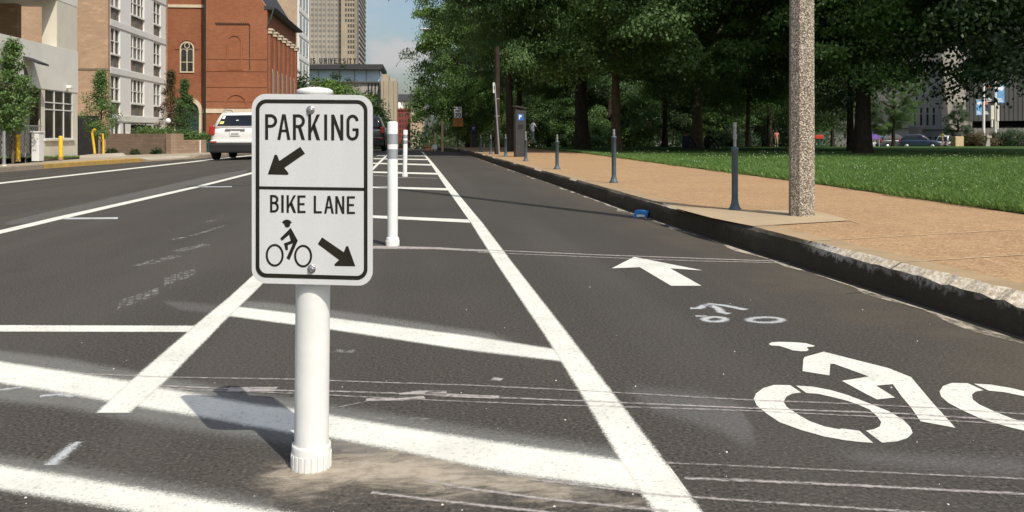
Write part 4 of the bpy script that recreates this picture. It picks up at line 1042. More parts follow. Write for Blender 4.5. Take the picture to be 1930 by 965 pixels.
# ================================================================== BUILDINGS
def bld(name,label,x,y,rz=0,z=None,cat='building'): return thing(name,label,cat,(x,y,gz(x,y)-.1 if z is None else z),rz)
E90=R(90)
# ---- parking garage (facade faces the street, local x runs up the street)
gx,gy=-13.1,35.2
ga=bld('parking_garage','pale concrete parking garage with an open upper deck and glazed corner room',gx,gy,E90,0)
mb=MB(); mb.box(-30,0,.0,.25,2.39,3.96); mb.build('parapet',M['concrete'],ga)
mb=MB(); mb.box(-.25,-.0,.25,14,2.39,3.96); mb.build('parapet',M['concrete'],ga)
mb=MB(); mb.box(-30,0,.02,14,5.68,7.6); mb.build('upper_slab',M['concrete'],ga)
mb=MB(); mb.box(-30,-.3,.3,14,2.30,2.5); mb.build('deck',M['concrete'],ga)
for a,b in ((-1.9,-.02),(-12.5,-11.5),(-22,-21)):
    mb=MB(); mb.box(a,b,.03,.55,3.9,5.7); mb.build('column',M['cream_concrete'],ga)
mb=MB(); mb.box(-30,-6,9,9.3,2.5,5.7); mb.build('rear_wall',M['concrete'],ga)
mb=MB(); mb.box(-.75,-.4,1.9,14,2.5,5.68); mb.build('end_screen',M['tanbrick'],ga)
for a in (-9.5,-6.2): 
    mb=MB(); mb.box(a,a+.6,6.0,6.6,2.5,5.7); mb.build('inner_column',M['concrete'],ga)
# ground floor: wall under and beside the corner room
tx=lambda px:ONX(px,gx)[1]-gy
w0,w1=tx(85),tx(138.5); zb,zw,zt_=-.5,ZAT(261,32.8),ZAT(171,32.8)
mb=MB(); mb.wall(tx(78),0,zb,2.395,[(w0,w1,zw,zt_)],.02,.2); mb.quad((0,.02,zb),(0,8,zb),(0,8,2.395),(0,.02,2.395)); mb.build('wall',M['cream_concrete'],ga)
mb=MB(); mb.box(w0-.05,w1+.05,-.06,.02,zw-.07,zw); mb.build('window_sill',M['concrete'],ga)
mb=MB()
ww=w1-w0
for f in (0,.33,.66,.975): mb.box(w0+ww*f,w0+ww*f+.04,.02,.05,zw,zt_)
for f in (0,.58,.72,.97): mb.box(w0,w1,.022,.048,lerp(zw,zt_,f)-.018,lerp(zw,zt_,f)+.022)
fr_=mb.build('window',M['whitetrim'],ga)
mb=MB(); mb.box(w0,w1,.052,.07,zw,zt_); mb.build('pane',M['brown_glass'],fr_)
mb=MB(); mb.box(-30,tx(78),5,5.2,-.5,2.4); mb.build('dark_bay',M['dark'],ga)
for px in (70,50,22): 
    mb=MB(); mb.box(tx(px)-.1,tx(px)+.12,.3,.5,-.5,2.3); mb.build('bay_frame',M['greystone2'],ga)
mb=MB(); z=ZAT(127,31.5); mb.prism([(tx(42),-.02,z+.12),(tx(62),-.02,z+.1),(tx(63),-.5,z-.1),(tx(42),-.5,z-.08)],(0,0,.07)); mb.build('wall_canopy',M['slate'],ga)
mb=MB(); mb.prism([(tx(46),-.03,ZAT(160,31)),(tx(53),-.03,ZAT(160,31)),(tx(52),-.03,ZAT(148,31)),(tx(47),-.03,ZAT(134,31)),(tx(44),-.03,ZAT(132,31))],(0,.05,0)); mb.build('canopy_bracket',M['slate'],ga)
mb=MB(); mb.box(tx(122),tx(126),-.22,-.04,ZAT(168,33),ZAT(162.5,33),.02); mb.tube((tx(124),-.06,ZAT(168,33)),(tx(124),0,ZAT(171,33)),.03,.03,6); mb.build('security_camera',M['white'],ga)
# chain link fence in front of the bay
cf=thing('chain_link_fence','grey chain link fence closing the garage bay at the far left','fence',(gx+.08,gy,0),E90)
f0,f1=-9.5,tx(74); zf0,zf1=.02,1.08
mb=MB(); k=f0
while k<f1:
    mb.tube((k,0,-.4),(k,0,zf1+.04),.028,.028,8); k+=1.6
mb.tube((f0,0,zf1),(f1,0,zf1),.022,.022,8); mb.build('frame',M['galv'],cf)
mb=MB(); st=.17; hh=zf1-zf0; n=int((f1-f0+hh)/st); wv=.009
for i in range(n):
    for s in (1,-1):
        a=f0-hh+i*st if s==1 else f0+i*st+0; 
        p0=(a,zf0) if s==1 else (a,zf0); p1=(a+hh,zf1) if s==1 else (a-hh,zf1)
        # clip to the panel
        (xa,za),(xb,zb_)=p0,p1
        def cut(x,za=za,xa=xa,xb=xb,zb_=zb_): return za+(zb_-za)*(x-xa)/(xb-xa)
        if max(xa,xb)<f0 or min(xa,xb)>f1: continue
        pts=[]
        for x,z in ((xa,za),(xb,zb_)):
            xx=min(max(x,f0),f1); pts.append((xx,cut(xx)))
        (xa,za),(xb,zb_)=pts
        mb.quad((xa-wv,.0,za),(xa+wv,.0,za),(xb+wv,.0,zb_),(xb-wv,.0,zb_))
mb.build('mesh',M['wire'],cf)
# white pier, bollards, pipes, sign pole
t_,y_=ONX(71,gx+.25); pr=thing('pier','squat white painted pier at the end of the chain link fence','pier',(gx+.25,y_,ZAT(298,t_)-.1),E90); sc=t_/1650
mb=MB(); mb.box(-.2,.2,-.12,.12,0,(298-250)*sc+.1,.015); mb.build('shaft',M['white'],pr); mb=MB(); mb.box(-.23,.23,-.15,.15,(298-250)*sc+.1,(298-247.5)*sc+.1,.01); mb.build('cap',M['white'],pr)
def bollard(px,y0,y1,x,label):
    t_,y_=ONX(px,x); t=thing('bollard',label,'bollard',(x,y_,ZAT(y1,t_)),0,'yellow bollards by the garage'); h=ZAT(y0,t_)-ZAT(y1,t_)
    mb=MB(); r=3.9*t_/1650; mb.lathe([(r,-.1),(r,h*.95),(r*.8,h*.99),(r*.3,h)],18); mb.build('shaft',M['yellow'],t)
    mb=MB(); mb.lathe([(r*1.2,-.1),(r*1.15,.0)],18); mb.build('footing',M['yellowkerb'],t)
bollard(34,252.5,298.5,gx+.3,'yellow bollard in front of the chain link fence'); bollard(114.5,256,296,gx+.3,'yellow bollard in front of the glazed corner room')
t_=37.; p=P(179,0,t_); pp=thing('pipe','bent yellow steel vent pipe on the concrete mound','pipe',(p.x,p.y,ZAT(290.5,t_)),-YAW); sc=t_/1650
mb=MB(); mb.path([(0,0,-.05),(-2*sc,0,16*sc),(-4*sc,0,30*sc),(-5*sc,0,40*sc),(-4*sc,0,44*sc),(-1*sc,0,46.5*sc),(2*sc,-.02,45*sc)],[2.3*sc]*7,12); mb.build('tube',M['yellow'],pp)
mb=MB(); mb.lathe([(4*sc,-.06),(3.6*sc,.03)],14); mb.build('flange',M['orange'],pp)
p=P(195,0,t_); pp=thing('pipe','straight yellow pipe with an orange valve beside the concrete mound','pipe',(p.x,p.y,ZAT(289.5,t_)),-YAW)
mb=MB(); mb.path([(0,0,-.05),(-.5*sc,0,20*sc),(-1.5*sc,0,38*sc)],[1.8*sc]*3,10); mb.build('tube',M['yellow'],pp)
mb=MB(); mb.box(-3.8*sc,-.6*sc,-.06,.06,22*sc,26*sc,.01); mb.build('valve',M['orange'],pp)
simple_post('stub_post',188.5,264,290,37.,.05,'greystone2','short grey steel post between the two yellow pipes','post')
p=AT(190,36.6,.14); mo=thing('concrete_mound','low pale concrete mound carrying the yellow pipes','mound',p,-YAW); sc=36.6/1650
mb=MB(); mb.prism([(-40*sc,-.6,-.1),(40*sc,-.6,-.1),(24*sc,-.5,7*sc),(-5*sc,-.5,6*sc),(-25*sc,-.5,4*sc)],(0,1.4,0)); mb.build('slab',M['drive'],mo)
p=G(8,313,.14); sp=thing('sign_pole','thin grey pole standing on the kerb at the far left edge','pole',p,0)
mb=MB(); mb.tube((0,0,-.05),(0,0,1.0),.045,.04,10); mb.build('shaft',M['galv'],sp); mb=MB(); mb.lathe([(.07,-.05),(.065,.04)],12); mb.build('footing',M['concrete'],sp)
# black gate between garage and apartment block
t_=46.; p=P(162,0,t_); gt=thing('gate','solid black gate between the garage and the planter wall','gate',(p.x,p.y,ZAT(293,t_)-.1),-YAW); sc=t_/1650
mb=MB(); mb.box(-18*sc,22*sc,0,.06,0,(293-218)*sc+.1,.01)
mb.build('leaf',M['dark'],gt); mb=MB(); mb.box(-18*sc,-16.5*sc,-.04,.1,0,76*sc); mb.box(20.5*sc,22*sc,-.04,.1,0,76*sc); mb.build('gate_post',M['charcoal'],gt)
# ---- apartment block
ax,ay=-17.7,52.2
ap=bld('apartment_building','tan brick apartment block with a white ribbed street front and tall windows',ax,ay,E90,0)
mb=MB(); mb.box(0,11.2,.35,14,-.8,24); mb.build('rear_block',M['tanbrick'],ap)
mb=MB(); mb.box(-.32,0,-.02,14,-.8,24); mb.box(11.0,11.35,-.06,.6,-.8,24); mb.build('end_wall',M['tanbrick'],ap)
mb=MB(); zl=ZAT(132,50.5); mb.box(-.36,-.30,-.05,14,zl-.06,zl+.05); mb.build('string_course',M['panel'],ap)
tx=lambda px:ONX(px,ax)[1]-ay
cols=[(tx(208.5),tx(226.5)),(tx(247),tx(272)),(tx(289.5),tx(303))]
wz=[]
for k in range(-1,8): wz.append((1.95+k*2.74,2.72+k*2.74,4.22+k*2.74))
holes=[(a,b,z0,z2) for a,b in cols for z0,z1,z2 in wz if z0>0 or True]
mb=MB(); mb.wall(-.0,11.0,-2.,24,holes,0,.22); mb.build('street_front',M['ribwhite'],ap)
mb=MB()
for k in range(-1,8):
    z=4.22+k*2.74
    mb.box(0,11.,-.05,-.002,z+.08,z+.42)
mb.build('floor_band',M['whitetrim'],ap)
for ci,(a,b) in enumerate(cols):
    for ri,(z0,z1,z2) in enumerate(wz):
        if z2<0 or z0>12.5: continue
        mb=MB()
        for f in ((0,.5,1) if ci!=1 else (0,.2,.5,.8,1)):
            x=lerp(a,b-.07,f); mb.box(x,x+.07,.04,.11,z1,z2)
        for f in (0,.5,1): mb.box(a,b,.05,.10,lerp(z1,z2-.06,f),lerp(z1,z2-.06,f)+.06)
        mb.box(a-.04,b+.04,-.03,.1,z1-.08,z1)
        w=mb.build('window',M['whitetrim'],ap)
        mb=MB(); mb.box(a,b,.15,.17,z1,z2); mb.build('pane',M['glass_pale'] if (ci+ri)%3==0 else M['glass'],w)
        mb=MB(); mb.box(a,lerp(a,b,.36),.09,.13,z0,z1-.08); mb.box(lerp(a,b,.66),b,.09,.13,z0,z1-.08); mb.build('spandrel',M['panel'],ap)
        mb=MB(); mb.box(lerp(a,b,.36),lerp(a,b,.66),.05,.14,z0+.02,z1-.08)
        mb.build('vent_grille',M['greystone2'],w)
# dark shelter and globe lamp in front of it
t_=48.; p=P(255,0,t_); ac=thing('shelter','dark box shelter in a pale frame above the planter wall','shelter',(p.x,p.y,ZAT(254,t_)-.2),-YAW); sc=t_/1650
mb=MB(); mb.box(-9*sc,20*sc,0,.8,.0,25*sc,.02); mb.build('box',M['dark'],ac)
mb=MB(); mb.box(-21*sc,21*sc,-.15,1,27.5*sc,29*sc); mb.box(-21*sc,-19.5*sc,-.1,0,0,28*sc); mb.box(19*sc,20.6*sc,-.1,0,0,28*sc); mb.build('frame',M['charcoal'],ac)
mb=MB(); mb.box(-19*sc,-10*sc,.1,.5,0,12*sc,.02); mb.build('cabinet',M['whitetrim'],ac)
def globe(px,py,t_,label):
    p=P(px,0,t_); t=thing('globe_lamp',label,'lamp',(p.x,p.y,ZAT(262,t_)-.1)); h=ZAT(py,t_)-ZAT(262,t_)
    mb=MB(); mb.lathe([(.06,0),(.04,h)],10); mb.build('pole',M['charcoal'],t); mb=MB(); mb.lathe([(.03,-.14),(.10,-.1),(.14,0),(.10,.1),(.03,.14)],16,c=(0,0,h+.15)); mb.build('globe',M['white'],t)
globe(317,230,44,'white globe lamp on a short pole by the church door'); globe(219,222,47,'white globe lamp half hidden behind the small tree by the shelter')
# ---- planter wall
A=P(199,0,46);B=P(322,0,42);B2=P(346,0,42.8);C2=P(389,0,44)
zt1,zt2=ZAT(251.8,42),ZAT(263.5,43.4)
pw=thing('planter_wall','stepped tan block planter wall with hedges on top','planter',(B.x,B.y,0)); 
def seg(mb,a,b,z0,z1,th=.3):
    d=(b-a); d.z=0; d.normalize(); nrm=Vector((-d.y,d.x,0))*th; q=[a-B,b-B,b-B+nrm,a-B+nrm]
    mb.prism([(v.x,v.y,z0) for v in q],(0,0,z1-z0))
mb=MB(); seg(mb,A,B,-.6,zt1); seg(mb,B,B2,-.6,zt1-.003); seg(mb,B2,C2,-.6,zt2); mb.build('wall',M['planterblock'],pw)
mb=MB(); d=(A-B);e=(C2-B2); q=[(0.05,.35,zt1-.06),(d.x+.05,d.y+.35,zt1-.06),(d.x+1,d.y+6,zt1-.06),(3,6,zt1-.06)]; mb.poly(q); mb.build('soil',M['soil'],pw)
p=P(380,0,43.2); t=thing('marker_post','thin pale post against the planter wall by the green cabinet','post',(p.x,p.y-.3,-.5)); mb=MB(); mb.tube((0,0,0),(0,0,ZAT(264,43)+.5),.035,.035,8); mb.build('shaft',M['concrete'],t); mb=MB(); mb.lathe([(.05,0),(.05,.1)],8); mb.build('footing',M['concrete'],t)
p=P(394,0,44.4); t=thing('utility_cabinet','dark green utility cabinet at the end of the planter wall','cabinet',(p.x,p.y,ZAT(292,44.4)-.15),-YAW); sc=44.4/1650
mb=MB(); mb.box(-5.5*sc,7*sc,0,.5,0,29*sc+.15,.02); mb.build('body',M['green_box'],t); mb=MB(); mb.box(-6.2*sc,7.7*sc,-.04,.54,29*sc+.15,30.5*sc+.15,.01); mb.build('lid',M['green_box'],t)
# ---- church
cy=67.6; cx1=ONY(503.5,cy)[1]; cx0=ONY(304,cy)[1]; tc=ONY(430,cy)[0]
ch=bld('church','red brick church with arched windows, cream trim and a bracketed side cornice',cx0,cy,0,0,'church')
lx=lambda px:ONY(px,cy)[1]-cx0
lz=lambda py,px=400:ZAT(py,ONY(px,cy)[0])
Wc=cx1-cx0; Lc=15.4
gab=[(lx(388),-1.2),(Wc,-1.2),(Wc,lz(18,500)),(lx(440),lz(-90)),(lx(388),lz(-90))]
mb=MB(); mb.prism([(x,0,z) for x,z in gab],(0,.5,0)); mb.box(lx(388)+.2,Wc-.005,.5,Lc,-1.2,lz(18,500)-.05); mb.build('nave_wall',M['redbrick'],ch)
mb=MB(); mb.box(0,lx(387.9),.55,8,-1.2,lz(-95)); mb.build('tower_wall',M['redbrick'],ch)
for bb_ in ((0,lx(384),.47,.55,lz(13),lz(7.5)),(lx(388.4),lx(484),-.06,0,lz(213),lz(205)),(lx(312),lx(322),.45,.55,lz(218),lz(211)),(lx(376),lx(384),.43,.55,lz(214),lz(206))):
    mb=MB(); mb.box(*bb_); mb.build('belt_course',M['cream'],ch)
mb=MB(); mb.box(lx(384.6),lx(388.2),-.14,0.53,-1.2,lz(-90)); mb.build('downpipe',M['wood_pole'],ch)
for py in (110,133,163,190): 
    mb=MB(); mb.box(lx(389),Wc-.01,-.035,0,lz(py)-.05,lz(py)+.04); mb.build('brick_ledge',M['redbrick'],ch)
mb=MB()
for i in range(15):
    for k in range(2):
        x=lx(406+i*4.3+k*2.1); mb.box(x,x+.09,-.05,0,lz(44.5+k*2),lz(42.5+k*2))
mb.build('corbel_band',M['wood_pole'],ch)
mb=MB(); mb.box(lx(470),lx(471.2),-.03,0,lz(132),lz(46)); mb.build('pilaster_edge',M['wood_pole'],ch)
def archpts(xc,z0,zs,r,n=14): return [(xc-r,z0)]+[(xc+r*math.cos(R(180-180*i/n)),zs+r*math.sin(R(180-180*i/n))) for i in range(n+1)]+[(xc+r,z0)]
def archwin(par,xc,z0,zs,r,y,name='window',fr=.09,glassm='glass',frm='cream',mull=True):
    o=archpts(xc,z0,zs,r);i=archpts(xc,z0+fr,zs,r-fr)
    mb=MB(); mb.ring([(x,y-.07,z) for x,z in o],[(x,y-.07,z) for x,z in i],(0,.07,0))
    if mull:
        mb.box(xc-.03,xc+.03,y-.05,y-.01,z0+.02,zs+r*.05); mb.box(xc-r,xc+r,y-.045,y-.012,lerp(z0,zs,.42),lerp(z0,zs,.42)+.05)
        for s in (-1,1):
            q=archpts(xc+s*r*.46,zs-.3,zs-.25,r*.44,8)[1:-1]; q2=archpts(xc+s*r*.46,zs-.3,zs-.25,r*.36,8)[1:-1]
            for k in range(len(q)-1): mb.quad(*[(x,y-.045,z) for x,z in (q[k],q[k+1],q2[k+1],q2[k])])
        c=[(xc+.24*r*2*.9*math.cos(a)*.9,zs+r*.42+.44*r*math.sin(a)) for a in (2*math.pi*k/16 for k in range(16))]; c2=[(xc+(x-xc)*.76,zs+r*.42+(z-zs-r*.42)*.76) for x,z in c]
        mb.ring([(x,y-.05,z) for x,z in c],[(x,y-.05,z) for x,z in c2],(0,.03,0))
    w=mb.build(name,M[frm],par)
    mb=MB(); mb.prism([(x,y-.012,z) for x,z in i],(0,.01,0)); mb.build('pane',M[glassm],w)
    return w
archwin(ch,lx(349),lz(136,349),lz(90,349),.52,.55)
mb=MB(); q=archpts(lx(349),lz(92,349),lz(90,349),.84);q2=archpts(lx(349),lz(92,349),lz(90,349),.62); 
mb.ring([(x,.55-.05,z) for x,z in q],[(x,.55-.05,z) for x,z in q2],(0,.05,0)); mb.build('window_arch',M['redbrick2'] if 'redbrick2' in M else M['redbrick'],ch)
# blind niches
for px,z0,zs,r in ((442,132,78,.58),(445,204,197,.86)):
    mb=MB(); q=archpts(lx(px),lz(z0),lz(zs),r);q2=archpts(lx(px),lz(z0),lz(zs),r-.14); mb.ring([(x,-.06,z) for x,z in q],[(x,-.06,z) for x,z in q2],(0,.06,0)); mb.build('blind_arch',M['redbrick'],ch)
# door
zs=lz(211,350); q=archpts(lx(350),-1.2,zs,1.13);q2=archpts(lx(350),-1.2,zs,.86)
mb=MB(); mb.ring([(x,.40,z) for x,z in q],[(x,.40,z) for x,z in q2],(0,.15,0)); mb.build('door_arch',M['cream'],ch)
mb=MB(); mb.prism([(x,.53,z) for x,z in q2],(0,.02,0)); dr=mb.build('door',M['greendoor'],ch)
mb=MB(); mb.box(lx(350)-.04,lx(350)+.04,.50,.53,-1.2,zs-.2); mb.box(lx(350)-.86,lx(350)+.86,.49,.53,zs-.9,zs-.78); mb.build('door_frame',M['green_box'],dr)
# side front with cornice
ze=lz(18,500)
mb=MB(); mb.prism([(Wc-.2,-.05,ze),(Wc+.55,-.05,ze+.02),(Wc+.62,-.05,ze+.16),(Wc-.2,-.05,ze+.30)],(0,Lc,0)); mb.build('cornice',M['slate'],ch)
mb=MB(); mb.prism([(lx(440),.5,lz(-90)),(Wc-.05,.5,ze+.29),(Wc-.05,.5,ze+.2),(lx(440),.5,lz(-90)-.2)],(0,Lc-.6,0)); mb.build('roof',M['slate'],ch)
mb=MB(); mb.path([(Wc+.45,.0,ze),(Wc+.3,-.1,ze-.6),(Wc+.03,-.06,ze-1.3)],[.05]*3,8); mb.build('gutter_pipe',M['green_box'],ch)
for k in range(7):
    yy=.5+k*2.3
    mb=MB(); mb.box(Wc,Wc+.16,yy,yy+.75,-1.2,ze-1.75); pil=mb.build('pilaster',M['redbrick'],ch)
    mb=MB(); mb.box(Wc-.01,Wc+.27,yy-.08,yy+.83,ze-1.75,ze-1.52,.02); mb.box(Wc-.01,Wc+.34,yy-.14,yy+.89,ze-1.52,ze-1.38,.02); mb.build('capital',M['cream'],pil)
    if k<6:
        yc=yy+1.55; z0=lz(225,500); z1=lz(128,500)
        mb=MB(); pts=[(Wc+.02,yc-.36,z0),(Wc+.02,yc-.36,z1-.3)]+[(Wc+.02,yc+.36*math.cos(R(180-i*20)),z1-.3+.36*math.sin(R(i*20))) for i in range(1,9)]+[(Wc+.02,yc+.36,z1-.3),(Wc+.02,yc+.36,z0)]
        mb.prism(pts,(.05,0,0)); w=mb.build('window',M['cream'],ch)
        mb=MB(); mb.prism([(Wc+.071,yc+(y-yc)*.5,z0+.08+(z-z0)*.95) for _,y,z in pts],(.004,0,0)); mb.build('pane',M['glass'],w)
# ---- tan tower block behind the church
ty=102.; tx0=ONY(500,ty)[1]; tx1=ONY(561,ty)[1]; tt=ONY(565,ty)[0]
tb=bld('apartment_tower','tall tan brick tower block with a white window side rising behind the church',tx1,ty,0,-1.,)
mb=MB(); mb.box(-16,-.02,0,9.6,-2,60); mb.build('wall',M['towertan'],tb)
mb=MB(); mb.box(-.02,.12,.0,.5,-2,60); mb.box(-.02,.12,9.1,9.6,-2,60); mb.box(-.02,.06,.5,9.1,-2,60); mb.build('street_front',M['ribwhite'],tb)
for c in range(3):
    for k in range(7):
        z=3+k*2.75; y0=1.1+c*2.8
        mb=MB(); mb.box(.06,.10,y0,y0+1.5,z,z+1.75); w=mb.build('window',M['whitetrim'],tb); mb=MB(); mb.box(.101,.112,y0+.1,y0+.7,z+.1,z+1.65); mb.box(.101,.112,y0+.8,y0+1.4,z+.1,z+1.65); mb.build('pane',M['glass'],w)
mb=MB()
for k in range(8): mb.box(.06,.13,.5,9.1,2.2+k*2.75,2.5+k*2.75)
mb.build('floor_band',M['whitetrim'],tb)
# ---- skyscraper
sy=507.; sx=lambda px:ONY(px,sy)[1]; s1=sx(672); st_=ONY(630,sy)[0]
sk=bld('skyscraper','pale limestone skyscraper with a grid of windows beyond the university building',s1,sy,0,-8.,'skyscraper')
X=lambda px:sx(px)-s1
Z=lambda py:ZAT(py,st_)+8
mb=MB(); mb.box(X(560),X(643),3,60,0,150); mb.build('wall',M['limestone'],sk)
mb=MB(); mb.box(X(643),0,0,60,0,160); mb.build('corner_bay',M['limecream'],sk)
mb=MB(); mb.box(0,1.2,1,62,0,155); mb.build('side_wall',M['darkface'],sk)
mb=MB()
for k in range(40): mb.box(1.2,1.6,1.5,61.5,4+k*3.05,5.2+k*3.05)
mb.build('side_band',M['limestone'],sk)
M['far_glass']=flat('far_window_glass',(.20,.20,.19),.5); cnt=0; rest=MB(); restp=MB()
rowp=9.98
for r_ in range(0,17):
    py=97-r_*rowp
    for c,px in enumerate((579,587,594.3,602,609.3,618,625,633,640)):
        y=3; z0,z1=Z(py+2.6),Z(py-2.2); a,b=X(px-1.9),X(px+1.9)
        if cnt<100 and py>-8:
            mb=MB(); mb.box(a,b,y-.18,y-.0,z0-.35,z0); w=mb.build('window_sill',M['limecream'],sk) if False else None
            mb=MB(); mb.ring([(a-.1,y-.06,z0-.1),(b+.1,y-.06,z0-.1),(b+.1,y-.06,z1+.1),(a-.1,y-.06,z1+.1)],[(a,y-.06,z0),(b,y-.06,z0),(b,y-.06,z1),(a,y-.06,z1)],(0,.055,0)); w=mb.build('window',M['limestone'],sk)
            mb=MB(); mb.box(a,b,y-.03,y-.008,z0,z1); mb.build('pane',M['far_glass'],w); cnt+=1
        else: rest.box(a,b,y-.06,y-.01,z0,z1)
    for px in ((657,661.7,666.3) if r_<6 else (652,657,661.7,666.3)):
        z0,z1=Z(py+4),Z(py-1.8); rest.box(X(px-1.5),X(px+1.5),-.08,-.01,z0,z1)
tag(rest.build('window_grid',M['glass'],sk),kind='stuff')
# ribs between window columns
mb=MB()
for px in (583,590.6,598,605.6,613.6,621.5,629,636.5): mb.box(X(px-.6),X(px+.6),2.6,2.99,0,150)
mb.box(X(643),X(646),-.6,-.01,0,160); mb.box(X(670),X(672),-.6,-.01,0,160); mb.build('pier_rib',M['limecream'],sk)
# ---- university building with glass top and roof lettering
uy=259.; ux=lambda px:ONY(px,uy)[1]; u1=ux(718); ut=ONY(650,uy)[0]
un=bld('university_building','glass topped university building with a deep flat roof and large roof lettering',u1,uy,0,-5.)
X=lambda px:ux(px)-u1; Z=lambda py:ZAT(py,ut)+5
mb=MB(); mb.prism([(X(545),-3,Z(123.5)),(X(722.5),-3,Z(122)),(X(722.5),-3,Z(127)),(X(718),-3,Z(132)),(X(545),-3,Z(132))],(0,30,0)); mb.build('roof',M['slate'],un)
mb=MB(); mb.box(X(545),X(716.5),-.2,20,Z(153),Z(132)); mb.build('glass_wall',M['glass_blue'],un)
mb=MB()
for px in (600,640,668,690,716): mb.box(X(px),X(px+.8),-.4,-.2,Z(153),Z(132))
mb.box(X(545),X(717),-.6,-.2,Z(155.5),Z(153)); mb.build('glazing_frame',M['greystone2'],un)
mb=MB(); mb.box(X(545),X(718),.2,20,0,Z(155.5)); mb.build('wall',M['limestone'],un)
for i in range(4):
    mb=MB(); px=693+i*6.5; mb.box(X(px),X(px+2.5),.1,.19,4,Z(157)); mb.build('window',M['glass'],un)
mb=MB(); cs_=2.25*0+X(579)-X(571.0)
txt='LOUIS UNIVERSITY'; x=X(558.5)
stp=(X(672.5)-X(578.5))/10.55
x=X(578.5)-stp*1.84
for chh in txt:
    wd=stp*.82
    if chh!=' ':
        zb_,zt2_=Z(121),Z(110.5)
        if chh=='I': pls=glyph('I',stp*.2,zt2_-zb_,.3); wd=stp*.3
        elif chh in 'SUVYTO': pls=other(chh if chh!='O' else '0',wd*.85,zt2_-zb_,.28*1.3)
        else: pls=glyph(chh,wd*.85,zt2_-zb_,.36)
        for pl in pls: mb.prism([(x+a,-1.6,zt2_-b) for a,b in pl],(0,.3,0))
    x+=wd*1.12 if chh!=' ' else stp*.55
mb.box(X(560),X(674),-1.5,-1.3,Z(121.4),Z(120.9)); mb.build('lettering',M['charcoal'],un)
# ---- cream tower, grey roofed block, red block, tan wall
def tower(name,label,px0,px1,y,ytop,mat,dz,deep=20,cat='building'):
    x0=ONY(px0,y)[1]; x1=ONY(px1,y)[1]; t_=ONY(px1,y)[0]; z=gz(x1,y)-3
    b=bld(name,label,x1,y,0,z,cat); h=ZAT(ytop,t_)-z; return b,x0-x1,h,(lambda px:ONY(px,y)[1]-x1),(lambda py:ZAT(py,t_)-z)
b,w,h,X,Z=tower('cream_tower','slender cream stone tower with dark vertical grooves left of the far street',718,748,250,152,'limecream',0)
mb=MB(); mb.box(X(718),0,0,14,0,Z(152)); mb.box(X(720),X(732),2,12,Z(152),Z(139)); mb.build('wall',M['limecream'],b)
mb=MB(); mb.box(X(736),X(746),1,10,Z(152),Z(147)); mb.build('plant_room',M['limestone'],b)
mb=MB()
for px in (722.5,732.5,741.5): mb.box(X(px),X(px+.9),-.05,.0,6,Z(153))
mb.build('groove',M['panel'],b)
b,w,h,X,Z=tower('grey_roofed_building','stone building with a dark mansard roof at the end of the far street',740,800,330,178,'limestone',0)
mb=MB(); mb.box(X(740),X(800),0,20,0,Z(190)); mb.build('wall',M['limestone'],b); mb=MB(); mb.prism([(X(740),-.5,Z(190)),(X(800),-.5,Z(190)),(X(796),3,Z(177)),(X(744),3,Z(177))],(0,14,0)); mb.build('roof',M['slate'],b)
mb=MB(); mb.lathe([(1.6,0),(1.5,1),(.9,2),(.1,2.4)],14,c=(X(752.5),-1,Z(205))); mb.build('dome',M['whitetrim'],b)
for i in range(4):
    mb=MB(); mb.box(X(755+i*9),X(758+i*9),-.1,.02,Z(203),Z(195)); mb.build('window',M['glass'],b)
b,w,h,X,Z=tower('red_building','small dark red brick block at the end of the far street',749.5,773,255,206,'redstone',0)
mb=MB(); mb.box(X(749),0,0,12,0,Z(206)); mb.build('wall',M['redstone'],b); mb=MB(); mb.box(X(748.5),.2,-.3,0,Z(208),Z(204.5)); mb.build('cornice',M['redstone'],b)
for i in range(4):
    for k in range(5):
        px=753+i*5.2; py=215+k*10
        mb=MB(); mb.box(X(px),X(px+2.2),-.08,-.0,Z(py+5),Z(py)); mb.build('window',M['glass'],b)
b,w,h,X,Z=tower('tan_building','plain tan block right of the dark red one on the far street',775,800,245,214,'limestone',0)
mb=MB(); mb.box(X(775),0,0,12,0,Z(214)); mb.build('wall',M['towertan'],b); mb=MB(); mb.box(X(774.6),.1,-.2,0,Z(216),Z(213.5)); mb.build('coping',M['cream'],b)
# ---- grey stone buildings beyond the park, turned to face the lawn
def turned(px,t_,rz):
    c=P(px,0,t_); d=Vector((math.cos(rz),math.sin(rz),0)); 
    def X(p):
        k=(p-CX)/F; r=Vector((FX[0]+RX[0]*k,FX[1]+RX[1]*k,0)); det=r.x*(-d.y)+d.x*r.y
        t=(c.x*(-d.y)+d.x*c.y)/det; s_=(r.x*c.y-r.y*c.x)/-det if False else ((r.x*t-c.x)*d.x+(r.y*t-c.y)*d.y); return s_,t
    return c,(lambda p:X(p)[0]),(lambda py,p:ZAT(py,X(p)[1])+3)
c,X,Z=turned(1775,140,R(-50))
b=bld('stone_hall','large grey stone hall with narrow slit windows beyond the park',c.x,c.y,R(-50),-3.)
hol=[(X(px),X(px+4),min(Z(a,px),Z(d,px)),max(Z(a,px),Z(d,px))) for px in (1722,1734,1746,1758) for a,d in ((213,203),(236,215.5))]
L0=X(1630)
mb=MB(); mb.wall(L0,0,0,26,hol,0,.8); mb.box(L0,-.02,.82,40,0,26); mb.quad((0,0,0),(0,40,0),(0,40,26),(0,0,26)); mb.build('wall',M['greystone'],b)
for a,b_,e,d in hol:
    mb=MB(); mb.box(a,b_,.55,.7,e,d); mb.build('window',M['glass'],b)
z=Z(241,1775); mb=MB(); mb.box(L0,.35,-.35,-.01,z-.25,z+.25); mb.box(.01,.35,0,40,z-.25,z+.25); mb.build('string_course',M['greystone'],b)
for px in (1735,1750,1762):
    mb=MB(); mb.box(X(px),X(px+5),-.05,.0,Z(265,px),Z(258,px)); mb.build('basement_window',M['glass'],b)
c,X,Z=turned(1712,132,R(-42))
